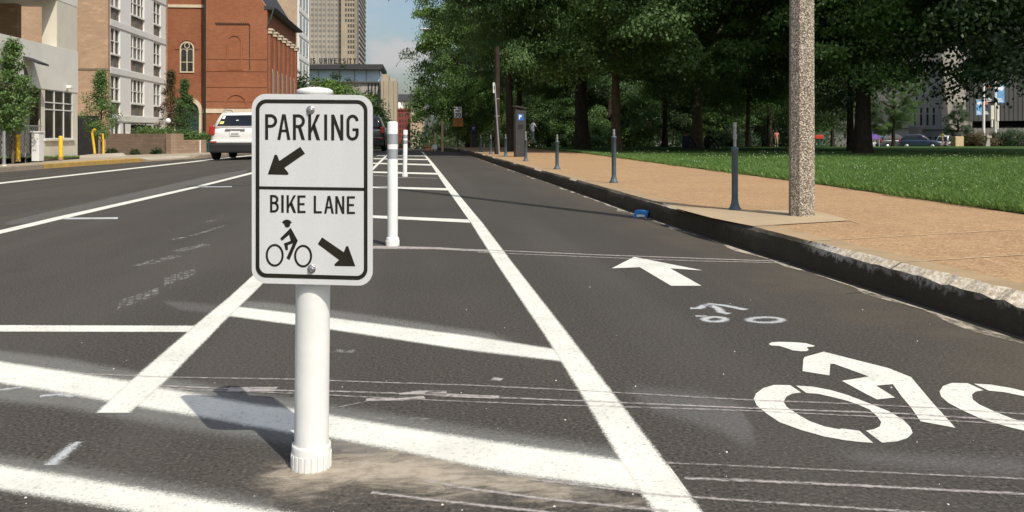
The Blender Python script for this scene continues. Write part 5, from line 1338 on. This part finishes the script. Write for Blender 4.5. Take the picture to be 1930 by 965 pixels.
b=bld('stone_terrace','low grey stone range left of the large hall beyond the park',c.x,c.y,R(-42),-3.)
hol=[(X(px),X(px+4.5),Z(261,px),Z(248,px)) for px in (1566,1590,1613,1664,1671.5)]
hh=Z(238,1690)
mb=MB(); mb.wall(X(1480),0,0,hh,hol,0,.6); mb.box(X(1480),0,.62,10,0,hh-.01); mb.build('wall',M['greystone'],b)
for a,b_,e,d in hol:
    mb=MB(); mb.box(a,b_,.4,.55,e,d); mb.build('window',M['glass'],b)
mb=MB(); mb.box(X(1480),.1,-.3,-.01,hh-.3,hh+.1); mb.build('coping',M['greystone'],b)
c,X,Z=turned(1820,118,R(-40))
b=bld('fluted_hall','dark grey fluted stone block raised over a shadow gap at the right edge',c.x,c.y,R(-40),-3.)
zg=Z(228,1860); xe=X(2080)
mb=MB(); mb.box(0,xe,0,20,zg,24); mb.build('wall',M['greystone2'],b)
mb=MB(); w_=xe/30
for i in range(30): mb.box(w_*i+.02,w_*(i+.5),-.05,-.01,zg+.01,24)
mb.build('flute',M['greystone2'],b)
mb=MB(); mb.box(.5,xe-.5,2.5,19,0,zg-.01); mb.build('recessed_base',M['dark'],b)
mb=MB(); mb.box(.3,xe-.3,.3,2.4,0,Z(241,1860)); mb.build('plinth',M['greystone'],b)
# ================================================================== VEGETATION
def leaf_mesh(name,pts,nrm,size,tint,mat,rng,aspect=.62):
    """one mesh of many small folded leaves: pts Nx3, nrm Nx3"""
    n=len(pts); a=rng.normal(size=(n,3)); nrm=nrm/np.linalg.norm(nrm,axis=1,keepdims=True)
    u=np.cross(nrm,a); u/=np.linalg.norm(u,axis=1,keepdims=True)+1e-9; v=np.cross(nrm,u)
    s=(size*rng.uniform(.65,1.25,n))[:,None]
    V=np.empty((n,4,3)); V[:,0]=pts-u*s*.5; V[:,1]=pts+v*s*aspect*.5-nrm*s*.08; V[:,2]=pts+u*s*.5-nrm*s*.12; V[:,3]=pts-v*s*aspect*.5-nrm*s*.08
    me=bpy.data.meshes.new(name); me.vertices.add(n*4); me.vertices.foreach_set('co',V.reshape(-1).astype(np.float32))
    me.loops.add(n*4); me.loops.foreach_set('vertex_index',np.arange(n*4,dtype=np.int32))
    me.polygons.add(n); me.polygons.foreach_set('loop_start',np.arange(0,n*4,4,dtype=np.int32)); me.polygons.foreach_set('loop_total',np.full(n,4,dtype=np.int32))
    me.update(calc_edges=True); at=me.attributes.new('tint','FLOAT','POINT'); at.data.foreach_set('value',np.repeat(tint,4).astype(np.float32))
    me.materials.append(mat); return me
def crown_mesh(name,seed,Rr,z0,z1,nclump,nleaf,size,mat,shell=.55,csize=.9,flat=.5,skirt=.75,boughs=0):
    """sprays of leaves gathered into boughs through an uneven crown; z0..z1 the crown's height range"""
    rng=np.random.default_rng(seed); zc=(z0+z1)/2; hz=(z1-z0)/2
    nb=boughs or nclump
    d=rng.normal(size=(nb,3)); d/=np.linalg.norm(d,axis=1,keepdims=True)
    if boughs:   # spread the boughs evenly
        for it in range(30):
            df=d[:,None]-d[None]; w=1/(np.sum(df**2,-1)+.02); np.fill_diagonal(w,0); d=d+.012*np.sum(df*w[...,None],1)/nb*10; d/=np.linalg.norm(d,axis=1,keepdims=True)
    r=(shell+(1-shell)*rng.random(nb)**.6)*(1+.18*np.sin(d[:,0]*4.3+seed)*np.sin(d[:,2]*5.1+seed*2)+rng.uniform(-.14,.12,nb))
    c=d*r[:,None]; c[:,2]=np.where(c[:,2]<0,-np.abs(c[:,2])**skirt,c[:,2])
    C=np.stack([c[:,0]*Rr,c[:,1]*Rr,zc+c[:,2]*hz],1); bt=rng.uniform(-.22,.22,nb)
    if boughs:
        k=rng.integers(0,nb,nclump); o=np.clip(rng.normal(size=(nclump,3)),-1.7,1.7)*np.array([1,1,.62])*Rr*.15
        C=C[k]+o; C[:,2]-=.05*np.hypot(o[:,0],o[:,1])**2; ct=bt[k]+rng.uniform(-.16,.16,nclump); cb=C-o*0
        bc=np.stack([c[k,0]*Rr,c[k,1]*Rr,zc+c[k,2]*hz],1)
    else: ct=bt; bc=C
    cs=csize*rng.uniform(.55,1.3,nclump)
    idx=np.repeat(np.arange(nclump),nleaf); n=len(idx)
    o=np.clip(rng.normal(size=(n,3)),-1.9,1.9)*.5; o[:,2]*=flat
    p=C[idx]+o*cs[idx][:,None]; rad=np.linalg.norm(o[:,:2],axis=1); p[:,2]-=.30*cs[idx]*rad**2
    out=p-np.array([0,0,zc]); out/=np.linalg.norm(out,axis=1,keepdims=True)+1e-9
    lo=p-bc[idx]+np.array([0,0,.3]); lo/=np.linalg.norm(lo,axis=1,keepdims=True)+1e-9
    nr=rng.normal(size=(n,3))*.36+np.array([0,0,.6])+out*.35+lo*.45
    t=np.clip(.5+ct[idx]+rng.normal(size=n)*.16,0,1)
    return leaf_mesh(name,p,nr,size,t,mat,rng)
def trunk_mesh(mb,r,h,seed,limbs=6,lz=.55,spread=1.,fork=False):
    rg=random.Random(seed); pts=[];rs=[]; x=y=0
    for i in range(9):
        f=i/8; pts.append((x,y,-.15+f*(h+.15))); rs.append(r*(1.45 if i==0 else (1.06 if i==1 else 1-.45*f))); x+=rg.uniform(-.06,.06)*r*4; y+=rg.uniform(-.06,.06)*r*4
    mb.path(pts,rs,12)
    for k in range(limbs):
        a=2*math.pi*(k+rg.random()*.6)/limbs; z=h*rg.uniform(lz,.97); b=Vector(pts[min(8,int(z/h*8))]); b.z=z; L=spread*rg.uniform(.7,1.15)
        q=[b]; dz=rg.uniform(.35,.8)
        for j in range(1,6): f=j/5; q.append(b+Vector((math.cos(a)*L*f+rg.uniform(-.08,.08)*L,math.sin(a)*L*f+rg.uniform(-.08,.08)*L,L*dz*f+rg.uniform(-.05,.05)*L)))
        mb.path(q,[r*.5*(1-.15*j) if j<5 else r*.09 for j in range(6)],7)
        for j in (2,3,4):
            a2=a+rg.uniform(-1,1); L2=L*.4; mb.path([q[j],q[j]+Vector((math.cos(a2)*L2*.5,math.sin(a2)*L2*.5,L2*.25)),q[j]+Vector((math.cos(a2)*L2,math.sin(a2)*L2,L2*rg.uniform(-.1,.5)))],[r*.2,r*.13,r*.05],5)
crowns={}
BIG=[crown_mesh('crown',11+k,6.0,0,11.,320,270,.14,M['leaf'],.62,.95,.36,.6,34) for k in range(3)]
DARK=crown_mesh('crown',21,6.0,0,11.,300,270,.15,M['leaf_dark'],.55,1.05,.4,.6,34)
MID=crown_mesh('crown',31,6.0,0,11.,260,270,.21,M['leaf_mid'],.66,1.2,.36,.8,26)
def big_tree(px,t_,label,var,Rr,z0,z1,tr,bark='bark_dark',group='park trees',dz=.17,off=(0,0),rot=None,name='park_tree'):
    p=AT(px,t_,dz); t=thing(name,label,'tree',p,0,group)
    mb=MB(); trunk_mesh(mb,tr,z0+(z1-z0)*.55,int(px),8,max(.28,(z0+.6)/(z0+(z1-z0)*.55)),Rr*.6); mb.build('trunk',M[bark],t)
    me=(BIG+[DARK,MID])[var]; c=bpy.data.objects.new('crown',me); COL.objects.link(c); c.parent=t
    c.location=(off[0],off[1],z0); c.scale=(Rr/6,Rr/6,(z1-z0)/11.); c.rotation_euler=(0,0,rot if rot is not None else px*.37)
    return t
T=[ # px, depth, label, crown mesh, crown radius, crown base, crown top, trunk radius, bark, offset
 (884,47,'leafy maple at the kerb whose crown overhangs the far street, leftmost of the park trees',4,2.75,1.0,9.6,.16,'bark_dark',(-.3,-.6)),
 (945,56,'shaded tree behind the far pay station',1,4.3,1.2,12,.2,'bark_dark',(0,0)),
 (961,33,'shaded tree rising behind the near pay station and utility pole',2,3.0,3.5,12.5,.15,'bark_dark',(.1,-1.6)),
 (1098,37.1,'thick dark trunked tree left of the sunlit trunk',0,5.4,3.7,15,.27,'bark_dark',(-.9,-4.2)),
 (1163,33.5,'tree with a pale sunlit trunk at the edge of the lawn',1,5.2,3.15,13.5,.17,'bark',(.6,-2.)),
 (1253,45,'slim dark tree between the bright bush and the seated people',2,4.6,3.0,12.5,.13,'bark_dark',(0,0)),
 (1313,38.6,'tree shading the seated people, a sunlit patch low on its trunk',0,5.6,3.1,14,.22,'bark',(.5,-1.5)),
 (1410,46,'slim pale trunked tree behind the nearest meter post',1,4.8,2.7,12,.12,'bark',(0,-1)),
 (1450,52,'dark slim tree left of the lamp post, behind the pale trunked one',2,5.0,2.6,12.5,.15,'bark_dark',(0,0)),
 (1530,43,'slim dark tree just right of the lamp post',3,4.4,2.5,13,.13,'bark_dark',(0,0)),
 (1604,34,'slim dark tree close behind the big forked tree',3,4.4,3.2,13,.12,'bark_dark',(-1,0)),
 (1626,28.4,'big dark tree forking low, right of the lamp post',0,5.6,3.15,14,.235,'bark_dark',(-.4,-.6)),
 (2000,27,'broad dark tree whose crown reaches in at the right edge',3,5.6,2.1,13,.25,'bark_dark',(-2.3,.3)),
 (980,40.5,'added tree behind the near pay station that shades the speed limit sign',1,3.0,2.6,7.6,.15,'bark_dark',(.2,0)),  # added tree, crown sized and placed to shade the speed sign
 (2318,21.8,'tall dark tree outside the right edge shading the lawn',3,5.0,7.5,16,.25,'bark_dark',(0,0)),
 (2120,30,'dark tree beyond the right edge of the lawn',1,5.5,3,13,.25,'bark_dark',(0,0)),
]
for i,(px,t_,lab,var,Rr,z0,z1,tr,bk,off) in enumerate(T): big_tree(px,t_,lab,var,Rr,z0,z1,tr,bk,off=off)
BG=[(935,64,'distant low branched tree behind the leaning pole',3,4.6,.7,11),(1034,72,'distant low branched tree behind the striding person',3,4.8,.5,12),(1085,72,'distant low branched tree behind the thick dark trunk',3,5,.3,12),
 (1150,62,'distant low branched tree behind the sunlit trunk',2,4.6,.8,12),(1225,66,'distant low branched tree behind the bright bush',3,5,1.3,12),(1290,74,'distant low branched tree behind the seated people',3,5.5,.7,12),
 (1365,66,'distant low branched tree right of the seated people',2,4.8,1.3,12),(1440,78,'distant low branched tree behind the pink shirted person',3,5.5,1.4,13),(1500,70,'distant low branched tree behind the lamp post',3,5,1.9,12),
 (1570,80,'distant tree beyond the slim trunks right of the lamp post',2,4.5,2.2,11),(1684,78,'mid green tree in front of the stone range',1,2.3,1.5,8.),(1806,92,'small dark tree against the stone hall wall',3,1.35,.6,4.9)]
for px,t_,lab,var,Rr,z0,z1 in BG: big_tree(px,t_,lab,var,Rr,z0,z1,.16,'bark_dark','distant park trees',.1)
# a dense line of far trees that closes the view under the crowns
def bush(px,t_,label,w,h,mat,n=60,size=.16,z0=0.,dz=.17,name='bush',group=None,cat='bush',xy=None,z=None,csz=.4):
    p=AT(px,t_,dz) if xy is None else Vector((xy[0],xy[1],z)); t=thing(name,label,cat,p,0,group)
    me=crown_mesh('foliage',int(px)+n,w,z0,h,n,60,size,M[mat],.3,csz,.6,1.); me.name='foliage'
    o=bpy.data.objects.new('foliage',me); COL.objects.link(o); o.parent=t
    mb=MB()
    for k in range(4):
        a=k*1.6+px; mb.tube((0,0,-.05),(math.cos(a)*w*.4,math.sin(a)*w*.4,h*.6),.02,.008,5)
    mb.build('stem',M['bark_dark'],t); return t
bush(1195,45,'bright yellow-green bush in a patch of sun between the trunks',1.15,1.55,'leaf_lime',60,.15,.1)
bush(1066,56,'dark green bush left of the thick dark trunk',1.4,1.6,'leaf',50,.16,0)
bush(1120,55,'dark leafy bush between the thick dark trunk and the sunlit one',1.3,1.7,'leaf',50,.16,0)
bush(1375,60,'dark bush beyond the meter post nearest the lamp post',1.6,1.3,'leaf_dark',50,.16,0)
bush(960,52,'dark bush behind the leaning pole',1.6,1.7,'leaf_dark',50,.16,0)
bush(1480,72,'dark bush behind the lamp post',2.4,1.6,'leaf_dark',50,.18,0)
for k,(px,t_,w,h,mt,lab) in enumerate(((1836,92,1.7,1.9,'leaf_rust','rust tinged shrub left of the banner poles'),(1866,90,1.8,1.55,'leaf_rust','rust tinged low shrub at the foot of the banner poles'),(1900,90,2.0,2.2,'leaf_dark','dark green shrub right of the banner poles'),(1935,88,2.2,2.0,'leaf_dark','dark green shrub at the right edge under the fluted block'),(1815,96,1.1,1.2,'leaf_rust','small reddish shrub behind the litter bin'))):
    bush(px,t_,lab,w,h,mt,70,.17,0,-.1,'shrub','shrubs before the fluted block','shrub',csz=.6)
# far wood at the end of the park and along the far street (nobody could count it)
rng=np.random.default_rng(5); cl=[]
for i in range(420):
    px=rng.uniform(800,1560); t_=rng.uniform(84,120); p=AT(px,t_,0); cl.append((p.x,p.y,p.z+rng.uniform(.2,1) if rng.random()<.5 else p.z+rng.uniform(1,9)))
cl=np.array(cl); idx=np.repeat(np.arange(len(cl)),60); o=rng.normal(size=(len(idx),3))*np.array([1.1,1.1,.75]); 
me=leaf_mesh('far_wood',cl[idx]+o,rng.normal(size=(len(idx),3))*.6+np.array([0,-.2,.7]),.42,np.clip(.4+rng.normal(size=len(idx))*.2,0,1),M['leaf_dark'],rng)
o=bpy.data.objects.new('far_wood',me); COL.objects.link(o); tag(o,'dark far wood closing the view under the park trees','wood',kind='stuff')
# mid street trees, left of the lane
def street_tree(px,t_,py0,py1,wpx,label,mat,n,size,seed,tr=.1,trunk_top=.5,group=None,skirt=1.,csz=.5,dz=0.):
    sc=t_/1650; p=P(px,0,t_); gzv=gz(p.x,p.y)+dz; t=thing('street_tree',label,'tree',(p.x,p.y,gzv),0,group)
    z1=ZAT(py0,t_)-gzv; z0=ZAT(py1,t_)-gzv; Rr=wpx/2*sc
    me=crown_mesh('crown',seed,Rr,z0,z1,n,70,size,M[mat],.35,csz,.5,skirt); o=bpy.data.objects.new('crown',me); COL.objects.link(o); o.parent=t
    mb=MB(); trunk_mesh(mb,tr,lerp(z0,z1,trunk_top),seed,5,max(.3,z0/max(.1,lerp(z0,z1,trunk_top))),Rr*.6); mb.build('trunk',M['bark'],t); return t
street_tree(563,93,131,300,48,'dark street tree at the foot of the tan tower block','leaf_dark',120,.35,61,group='street trees before the university',csz=1.1)
street_tree(606,130,143,300,90,'mid green street tree left of the bright one, above the sign','leaf_lime',150,.36,62,group='street trees before the university',csz=1.1)
street_tree(662,122,152,300,96,'bright green street tree just above the top of the sign','leaf_lime',170,.34,63,group='street trees before the university',csz=1.1)
street_tree(641,190,126,300,58,'tall dark feathery tree against the blue glass wall','leaf_dark',120,.42,64,group='street trees before the university',csz=1.3)
street_tree(700,128,168,320,56,'dark street tree in front of the university columns','leaf_dark',130,.35,65,group='street trees before the university',csz=1.1)
street_tree(706,96,186,320,50,'dark street tree directly behind the black car','leaf_dark',130,.28,66,group='street trees before the university',csz=.9)
street_tree(730,150,215,300,30,'dark low street tree left of the cream tower','leaf_dark',80,.35,67,group='street trees before the university',csz=1.)
# young trees by the garage and church: narrow crowns
def young(px,t_,py0,py1,wpx,label,mat,seed,n=150,base=None,size=.085):
    sc=t_/1650; p=P(px,0,t_); z=gz(p.x,p.y)+.15 if base is None else ZAT(base,t_); t=thing('young_tree',label,'tree',(p.x,p.y,z),0,'young trees along the left pavement')
    z1=ZAT(py0,t_)-z; z0=ZAT(py1,t_)-z; Rr=wpx/2*sc; rng=np.random.default_rng(seed)
    f=rng.random(n)**.9; ang=rng.uniform(0,6.283,n); prof=np.interp(f,[0,.12,.35,.6,.8,1],[.45,.85,1,.68,.34,.08]); rr=prof*np.sqrt(rng.random(n))*rng.uniform(.55,1.35,n)
    C=np.stack([np.cos(ang)*rr*Rr,np.sin(ang)*rr*Rr,z0+f*(z1-z0)],1); idx=np.repeat(np.arange(n),60); m=len(idx)
    q=C[idx]+rng.normal(size=(m,3))*Rr*.15*np.array([1,1,.9]); ct=rng.uniform(-.2,.2,n)
    me=leaf_mesh('crown',q,rng.normal(size=(m,3))*.6+np.array([0,0,.6])+np.stack([np.cos(ang),np.sin(ang),ang*0],1)[idx]*.4,size,np.clip(.5+ct[idx]+rng.normal(size=m)*.18,0,1),M[mat],rng)
    o=bpy.data.objects.new('crown',me); COL.objects.link(o); o.parent=t
    mb=MB(); mb.path([(0,0,-.3),(.02,0,z0),(-.02,.02,lerp(z0,z1,.5)),(0,0,lerp(z0,z1,.92))],[.05,.04,.025,.008],8)
    rg=random.Random(seed)
    for k in range(12):
        zz=lerp(z0,z1,.03+.06*k); a=k*2.4; L=Rr*float(np.interp((zz-z0)/(z1-z0),[0,.35,1],[.7,.8,.1])); mb.path([(0,0,zz),(math.cos(a)*L*.6,math.sin(a)*L*.6,zz+L*.5),(math.cos(a)*L,math.sin(a)*L,zz+L*.9)],[.014,.01,.004],5)
    mb.build('trunk',M['bark'],t)
young(24,27.6,80,247,80,'young narrow tree at the far left before the garage','leaf_young',71,115)
young(191,37.6,137,258,64,'young narrow tree behind the yellow pipes','leaf_young',72,95)
young(322,52,136,245,46,'thin rusty green young tree at the corner of the apartment block','leaf_rust',73,110,255)
young(348,50,152,240,40,'dark young tree in front of the church door','leaf',74,130,255)
# hedges on the planter, small shrubs at its foot
def hedge(label,p0,p1,z,w,h,mat,seed,n=90,size=.075):
    rng=np.random.default_rng(seed); t=thing('hedge',label,'hedge',(p0.x,p0.y,z),0,'hedges on the planter wall'); d=p1-p0
    f=rng.random(n); C=np.stack([d.x*f+rng.uniform(-w,w,n),d.y*f+rng.uniform(-w,w,n),h*.25+h*.6*rng.random(n)],1); idx=np.repeat(np.arange(n),55); m=len(idx)
    me=leaf_mesh('foliage',C[idx]+rng.normal(size=(m,3))*np.array([.13,.13,.11]),rng.normal(size=(m,3))*.6+np.array([0,0,.7]),size,np.clip(.5+rng.normal(size=m)*.22,0,1),M[mat],rng)
    o=bpy.data.objects.new('foliage',me); COL.objects.link(o); o.parent=t
    mb=MB()
    for k in range(7): 
        f=k/6; mb.tube((d.x*f,d.y*f,-.1),(d.x*f+.05,d.y*f,h*.7),.02,.01,5)
    mb.build('stem',M['bark_dark'],t)
hp=lambda px,t_:P(px,0,t_)
hedge('long clipped hedge on the higher part of the planter wall',hp(265,44.6),hp(322,42.9),zt1-.1,.25,.30,'leaf_young',81,90)
hedge('darker hedge behind the step of the planter wall, reddish tipped',hp(322,46),hp(362,46),zt1-.25,.25,.36,'leaf',82,60)
hedge('hedge on the lower right part of the planter wall',hp(342,43.2),hp(398,45),zt2-.1,.22,.34,'leaf_young',83,90)
for px,py,w,h,t_,lab in ((212,291,.24,.36,44.4,'small dark shrub at the left foot of the planter wall'),(254,292,.22,.30,43.2,'smallest dark shrub in the middle of the planter wall foot'),(297,292,.27,.40,42.0,'largest dark shrub at the right foot of the planter wall')):
    p=P(px,0,t_-.3); bush(px,t_,lab,w,h,'leaf_dark',24,.07,0,0,'shrub','small shrubs along the planter foot','shrub',(p.x,p.y),ZAT(py,t_-.3)-.03,.16)
# ------------------------------------------------------------------ grass
def grass(name,label,n,sampler,hmin,hmax,w,seed):
    rng=np.random.default_rng(seed); X,Y=sampler(rng,n); n=len(X)
    Z=sampler.z if hasattr(sampler,'z') else np.array([gz(a,b) for a,b in zip(X,Y)])+.17; dist=np.hypot(X,Y); sc=np.clip(dist/9,1,4)
    h=rng.uniform(hmin,hmax,n)*np.clip(1-.0*dist,.5,1); a=rng.uniform(0,6.283,n); ww=w*sc*rng.uniform(.6,1.3,n); ln=rng.normal(size=(n,2))*.45*h[:,None]
    V=np.empty((n,4,3)); dx,dy=np.cos(a)*ww/2,np.sin(a)*ww/2
    V[:,0]=np.stack([X-dx,Y-dy,Z],1); V[:,1]=np.stack([X+dx,Y+dy,Z],1); V[:,2]=np.stack([X+dx*.7+ln[:,0]*.45,Y+dy*.7+ln[:,1]*.45,Z+h*.62],1); V[:,3]=np.stack([X+ln[:,0],Y+ln[:,1],Z+h],1)
    me=bpy.data.meshes.new(name); me.vertices.add(n*4); me.vertices.foreach_set('co',V.reshape(-1).astype(np.float32)); me.loops.add(n*4); me.loops.foreach_set('vertex_index',np.arange(n*4,dtype=np.int32))
    me.polygons.add(n); me.polygons.foreach_set('loop_start',np.arange(0,n*4,4,dtype=np.int32)); me.polygons.foreach_set('loop_total',np.full(n,4,dtype=np.int32)); me.update(calc_edges=True)
    pt=np.sin(X*1.3)*np.sin(Y*.9+1)*.14; at=me.attributes.new('tint','FLOAT','POINT'); at.data.foreach_set('value',np.repeat(np.clip(.5+pt+rng.normal(size=n)*.2,0,1),4).astype(np.float32)); me.materials.append(M['grass'])
    o=bpy.data.objects.new(name,me); COL.objects.link(o); tag(o,label,'grass',kind='stuff')
def samp(rng,n):
    # density falls off with the square of distance
    t=6/(rng.random(n)*.86+.14)**.85; k=rng.uniform(.02,.74,n); x=FX[0]*t+RX[0]*k*t; y=FX[1]*t+RX[1]*k*t
    l=np.interp(y,[a for a,b in LAWN],[b for a,b in LAWN]); m=(x>l-.02)&(x<60); return x[m],y[m]
grass('lawn_grass','short green grass of the lawn',420000,samp,.02,.05,.004,3)
def samp_edge(rng,n):
    y=4.5+rng.random(n)**1.6*34; l=np.interp(y,[a for a,b in LAWN],[b for a,b in LAWN]); x=l+rng.uniform(-.06,.22,n)+.03*np.sin(y*5)+.03*np.sin(y*2.1); return x,y
grass('lawn_edge_grass','longer ragged grass along the edge of the sidewalk',42000,samp_edge,.03,.085,.0045,4)
def samp_l(rng,n):
    X=[];Y=[];ZZ=[]
    for a,b in zip(rng.uniform(0,14.99,n),rng.random(n)):
        i=int(a); f=VG[i][0].lerp(VG[i+1][0],a-i); q=VG[i][1].lerp(VG[i+1][1],a-i); p=f.lerp(q,b); X.append(p.x);Y.append(p.y);ZZ.append(p.z+.03*(1-abs(2*b-1))-.005)
    samp_l.z=np.array(ZZ); return np.array(X),np.array(Y)
grass('verge_grass','short grass of the narrow verge by the garage',14000,samp_l,.03,.08,.006,6)
rng=np.random.default_rng(9); mb=MB()
for k in range(1100):
    t_=7+rng.random()**1.2*24; kk=rng.uniform(.10,.62); x=FX[0]*t_+RX[0]*kk*t_; y=FX[1]*t_+RX[1]*kk*t_
    if x<lw(y)+.15 or math.sin(x*1.1+2)*math.sin(y*.8)+rng.normal()*.22<.32: continue
    s=.0065*max(1,t_/12); z=gz(x,y)+.17+rng.uniform(.05,.10)
    mb.add([(x-s,y,z),(x,y-s,z),(x+s,y,z),(x,y+s,z),(x,y,z+s*1.3),(x,y,z-s)],[(0,1,4),(1,2,4),(2,3,4),(3,0,4),(1,0,5),(2,1,5),(3,2,5),(0,3,5)])
tag(mb.build('clover_flowers',M['clover']),'white clover heads dotted over the lawn','clover',kind='stuff')
# ================================================================== LIGHT, SKY, CAMERA
sd=Vector((.46,-.89,0)).normalized(); EL=R(50)
sun=Vector((sd.x*math.cos(EL),sd.y*math.cos(EL),math.sin(EL)))
L=bpy.data.lights.new('sun','SUN'); L.energy=3.9; L.angle=R(.53); L.color=(1.,.95,.86); lo=bpy.data.objects.new('sun',L); COL.objects.link(lo); lo.rotation_euler=(-sun).to_track_quat('-Z','Y').to_euler()
w=bpy.data.worlds.new('World'); SC.world=w; w.use_nodes=True; nt=w.node_tree; nt.nodes.clear()
N=lambda t:nt.nodes.new('ShaderNode'+t); lk=nt.links.new
sky=N('TexSky'); sky.sky_type='NISHITA'; sky.sun_disc=False; sky.sun_elevation=EL; sky.sun_rotation=math.atan2(sd.x,sd.y); sky.air_density=1.1; sky.dust_density=3.; sky.ozone_density=1.5
tc=N('TexCoord'); mp=N('Mapping'); mp.inputs['Scale'].default_value=(7,7,16); mp.inputs['Location'].default_value=(.35,.2,.1); lk(tc.outputs['Generated'],mp.inputs[0])
nz=N('TexNoise'); nz.inputs['Scale'].default_value=1.; nz.inputs['Detail'].default_value=6; nz.inputs['Roughness'].default_value=.52; lk(mp.outputs[0],nz.inputs[0])
mr=N('MapRange'); mr.interpolation_type='SMOOTHSTEP'; mr.inputs['From Min'].default_value=.50; mr.inputs['From Max'].default_value=.66; mr.inputs['To Max'].default_value=.35; lk(nz.outputs[0],mr.inputs[0])
mx=N('Mix'); mx.data_type='RGBA'; lk(mr.outputs[0],mx.inputs[0]); lk(sky.outputs[0],mx.inputs[6]); mx.inputs[7].default_value=(4.2,4.2,4.3,1)
# one soft cloud low over the far street
kk=(752-CX)/F; cd=Vector((FX[0]+RX[0]*kk,FX[1]+RX[1]*kk,(HY-104)/F)).normalized()
sb=N('VectorMath'); sb.operation='SUBTRACT'; lk(tc.outputs['Generated'],sb.inputs[0]); sb.inputs[1].default_value=cd
ms=N('VectorMath'); ms.operation='MULTIPLY'; lk(sb.outputs[0],ms.inputs[0]); ms.inputs[1].default_value=(20,20,44)
ln=N('VectorMath'); ln.operation='LENGTH'; lk(ms.outputs[0],ln.inputs[0])
m2=N('Mapping'); m2.inputs['Scale'].default_value=(34,34,60); lk(tc.outputs['Generated'],m2.inputs[0])
n2=N('TexNoise'); n2.inputs['Scale'].default_value=1.; n2.inputs['Detail'].default_value=6; lk(m2.outputs[0],n2.inputs[0])
ad=N('Math'); ad.operation='MULTIPLY_ADD'; lk(n2.outputs[0],ad.inputs[0]); ad.inputs[1].default_value=1.3; lk(ln.outputs['Value'],ad.inputs[2])
r2=N('MapRange'); r2.interpolation_type='SMOOTHSTEP'; r2.inputs['From Min'].default_value=1.75; r2.inputs['From Max'].default_value=1.05; r2.inputs['To Max'].default_value=.9; lk(ad.outputs[0],r2.inputs[0])
cx=N('Mix'); cx.data_type='RGBA'; lk(r2.outputs[0],cx.inputs[0]); lk(mx.outputs[2],cx.inputs[6]); cx.inputs[7].default_value=(4.35,4.25,4.3,1)
bg=N('Background'); bg.inputs['Strength'].default_value=.13; lk(cx.outputs[2],bg.inputs[0]); wo=N('OutputWorld'); lk(bg.outputs[0],wo.inputs[0])
cam=bpy.data.cameras.new('camera'); co=bpy.data.objects.new('camera',cam); COL.objects.link(co); co.location=(0,0,H); co.rotation_euler=(R(90),0,-YAW)
cam.sensor_width=36; cam.lens=F/1930*36; cam.shift_y=-(482.5-HY)/1930; cam.clip_start=.05; cam.clip_end=3000
SC.camera=co
SC.view_settings.view_transform='Standard'; SC.view_settings.look='None'; SC.view_settings.exposure=0; SC.view_settings.gamma=1; SC.view_settings.use_curve_mapping=False
SC.render.engine='CYCLES'; SC.cycles.max_bounces=6; SC.cycles.transparent_max_bounces=16; SC.cycles.use_denoising=True
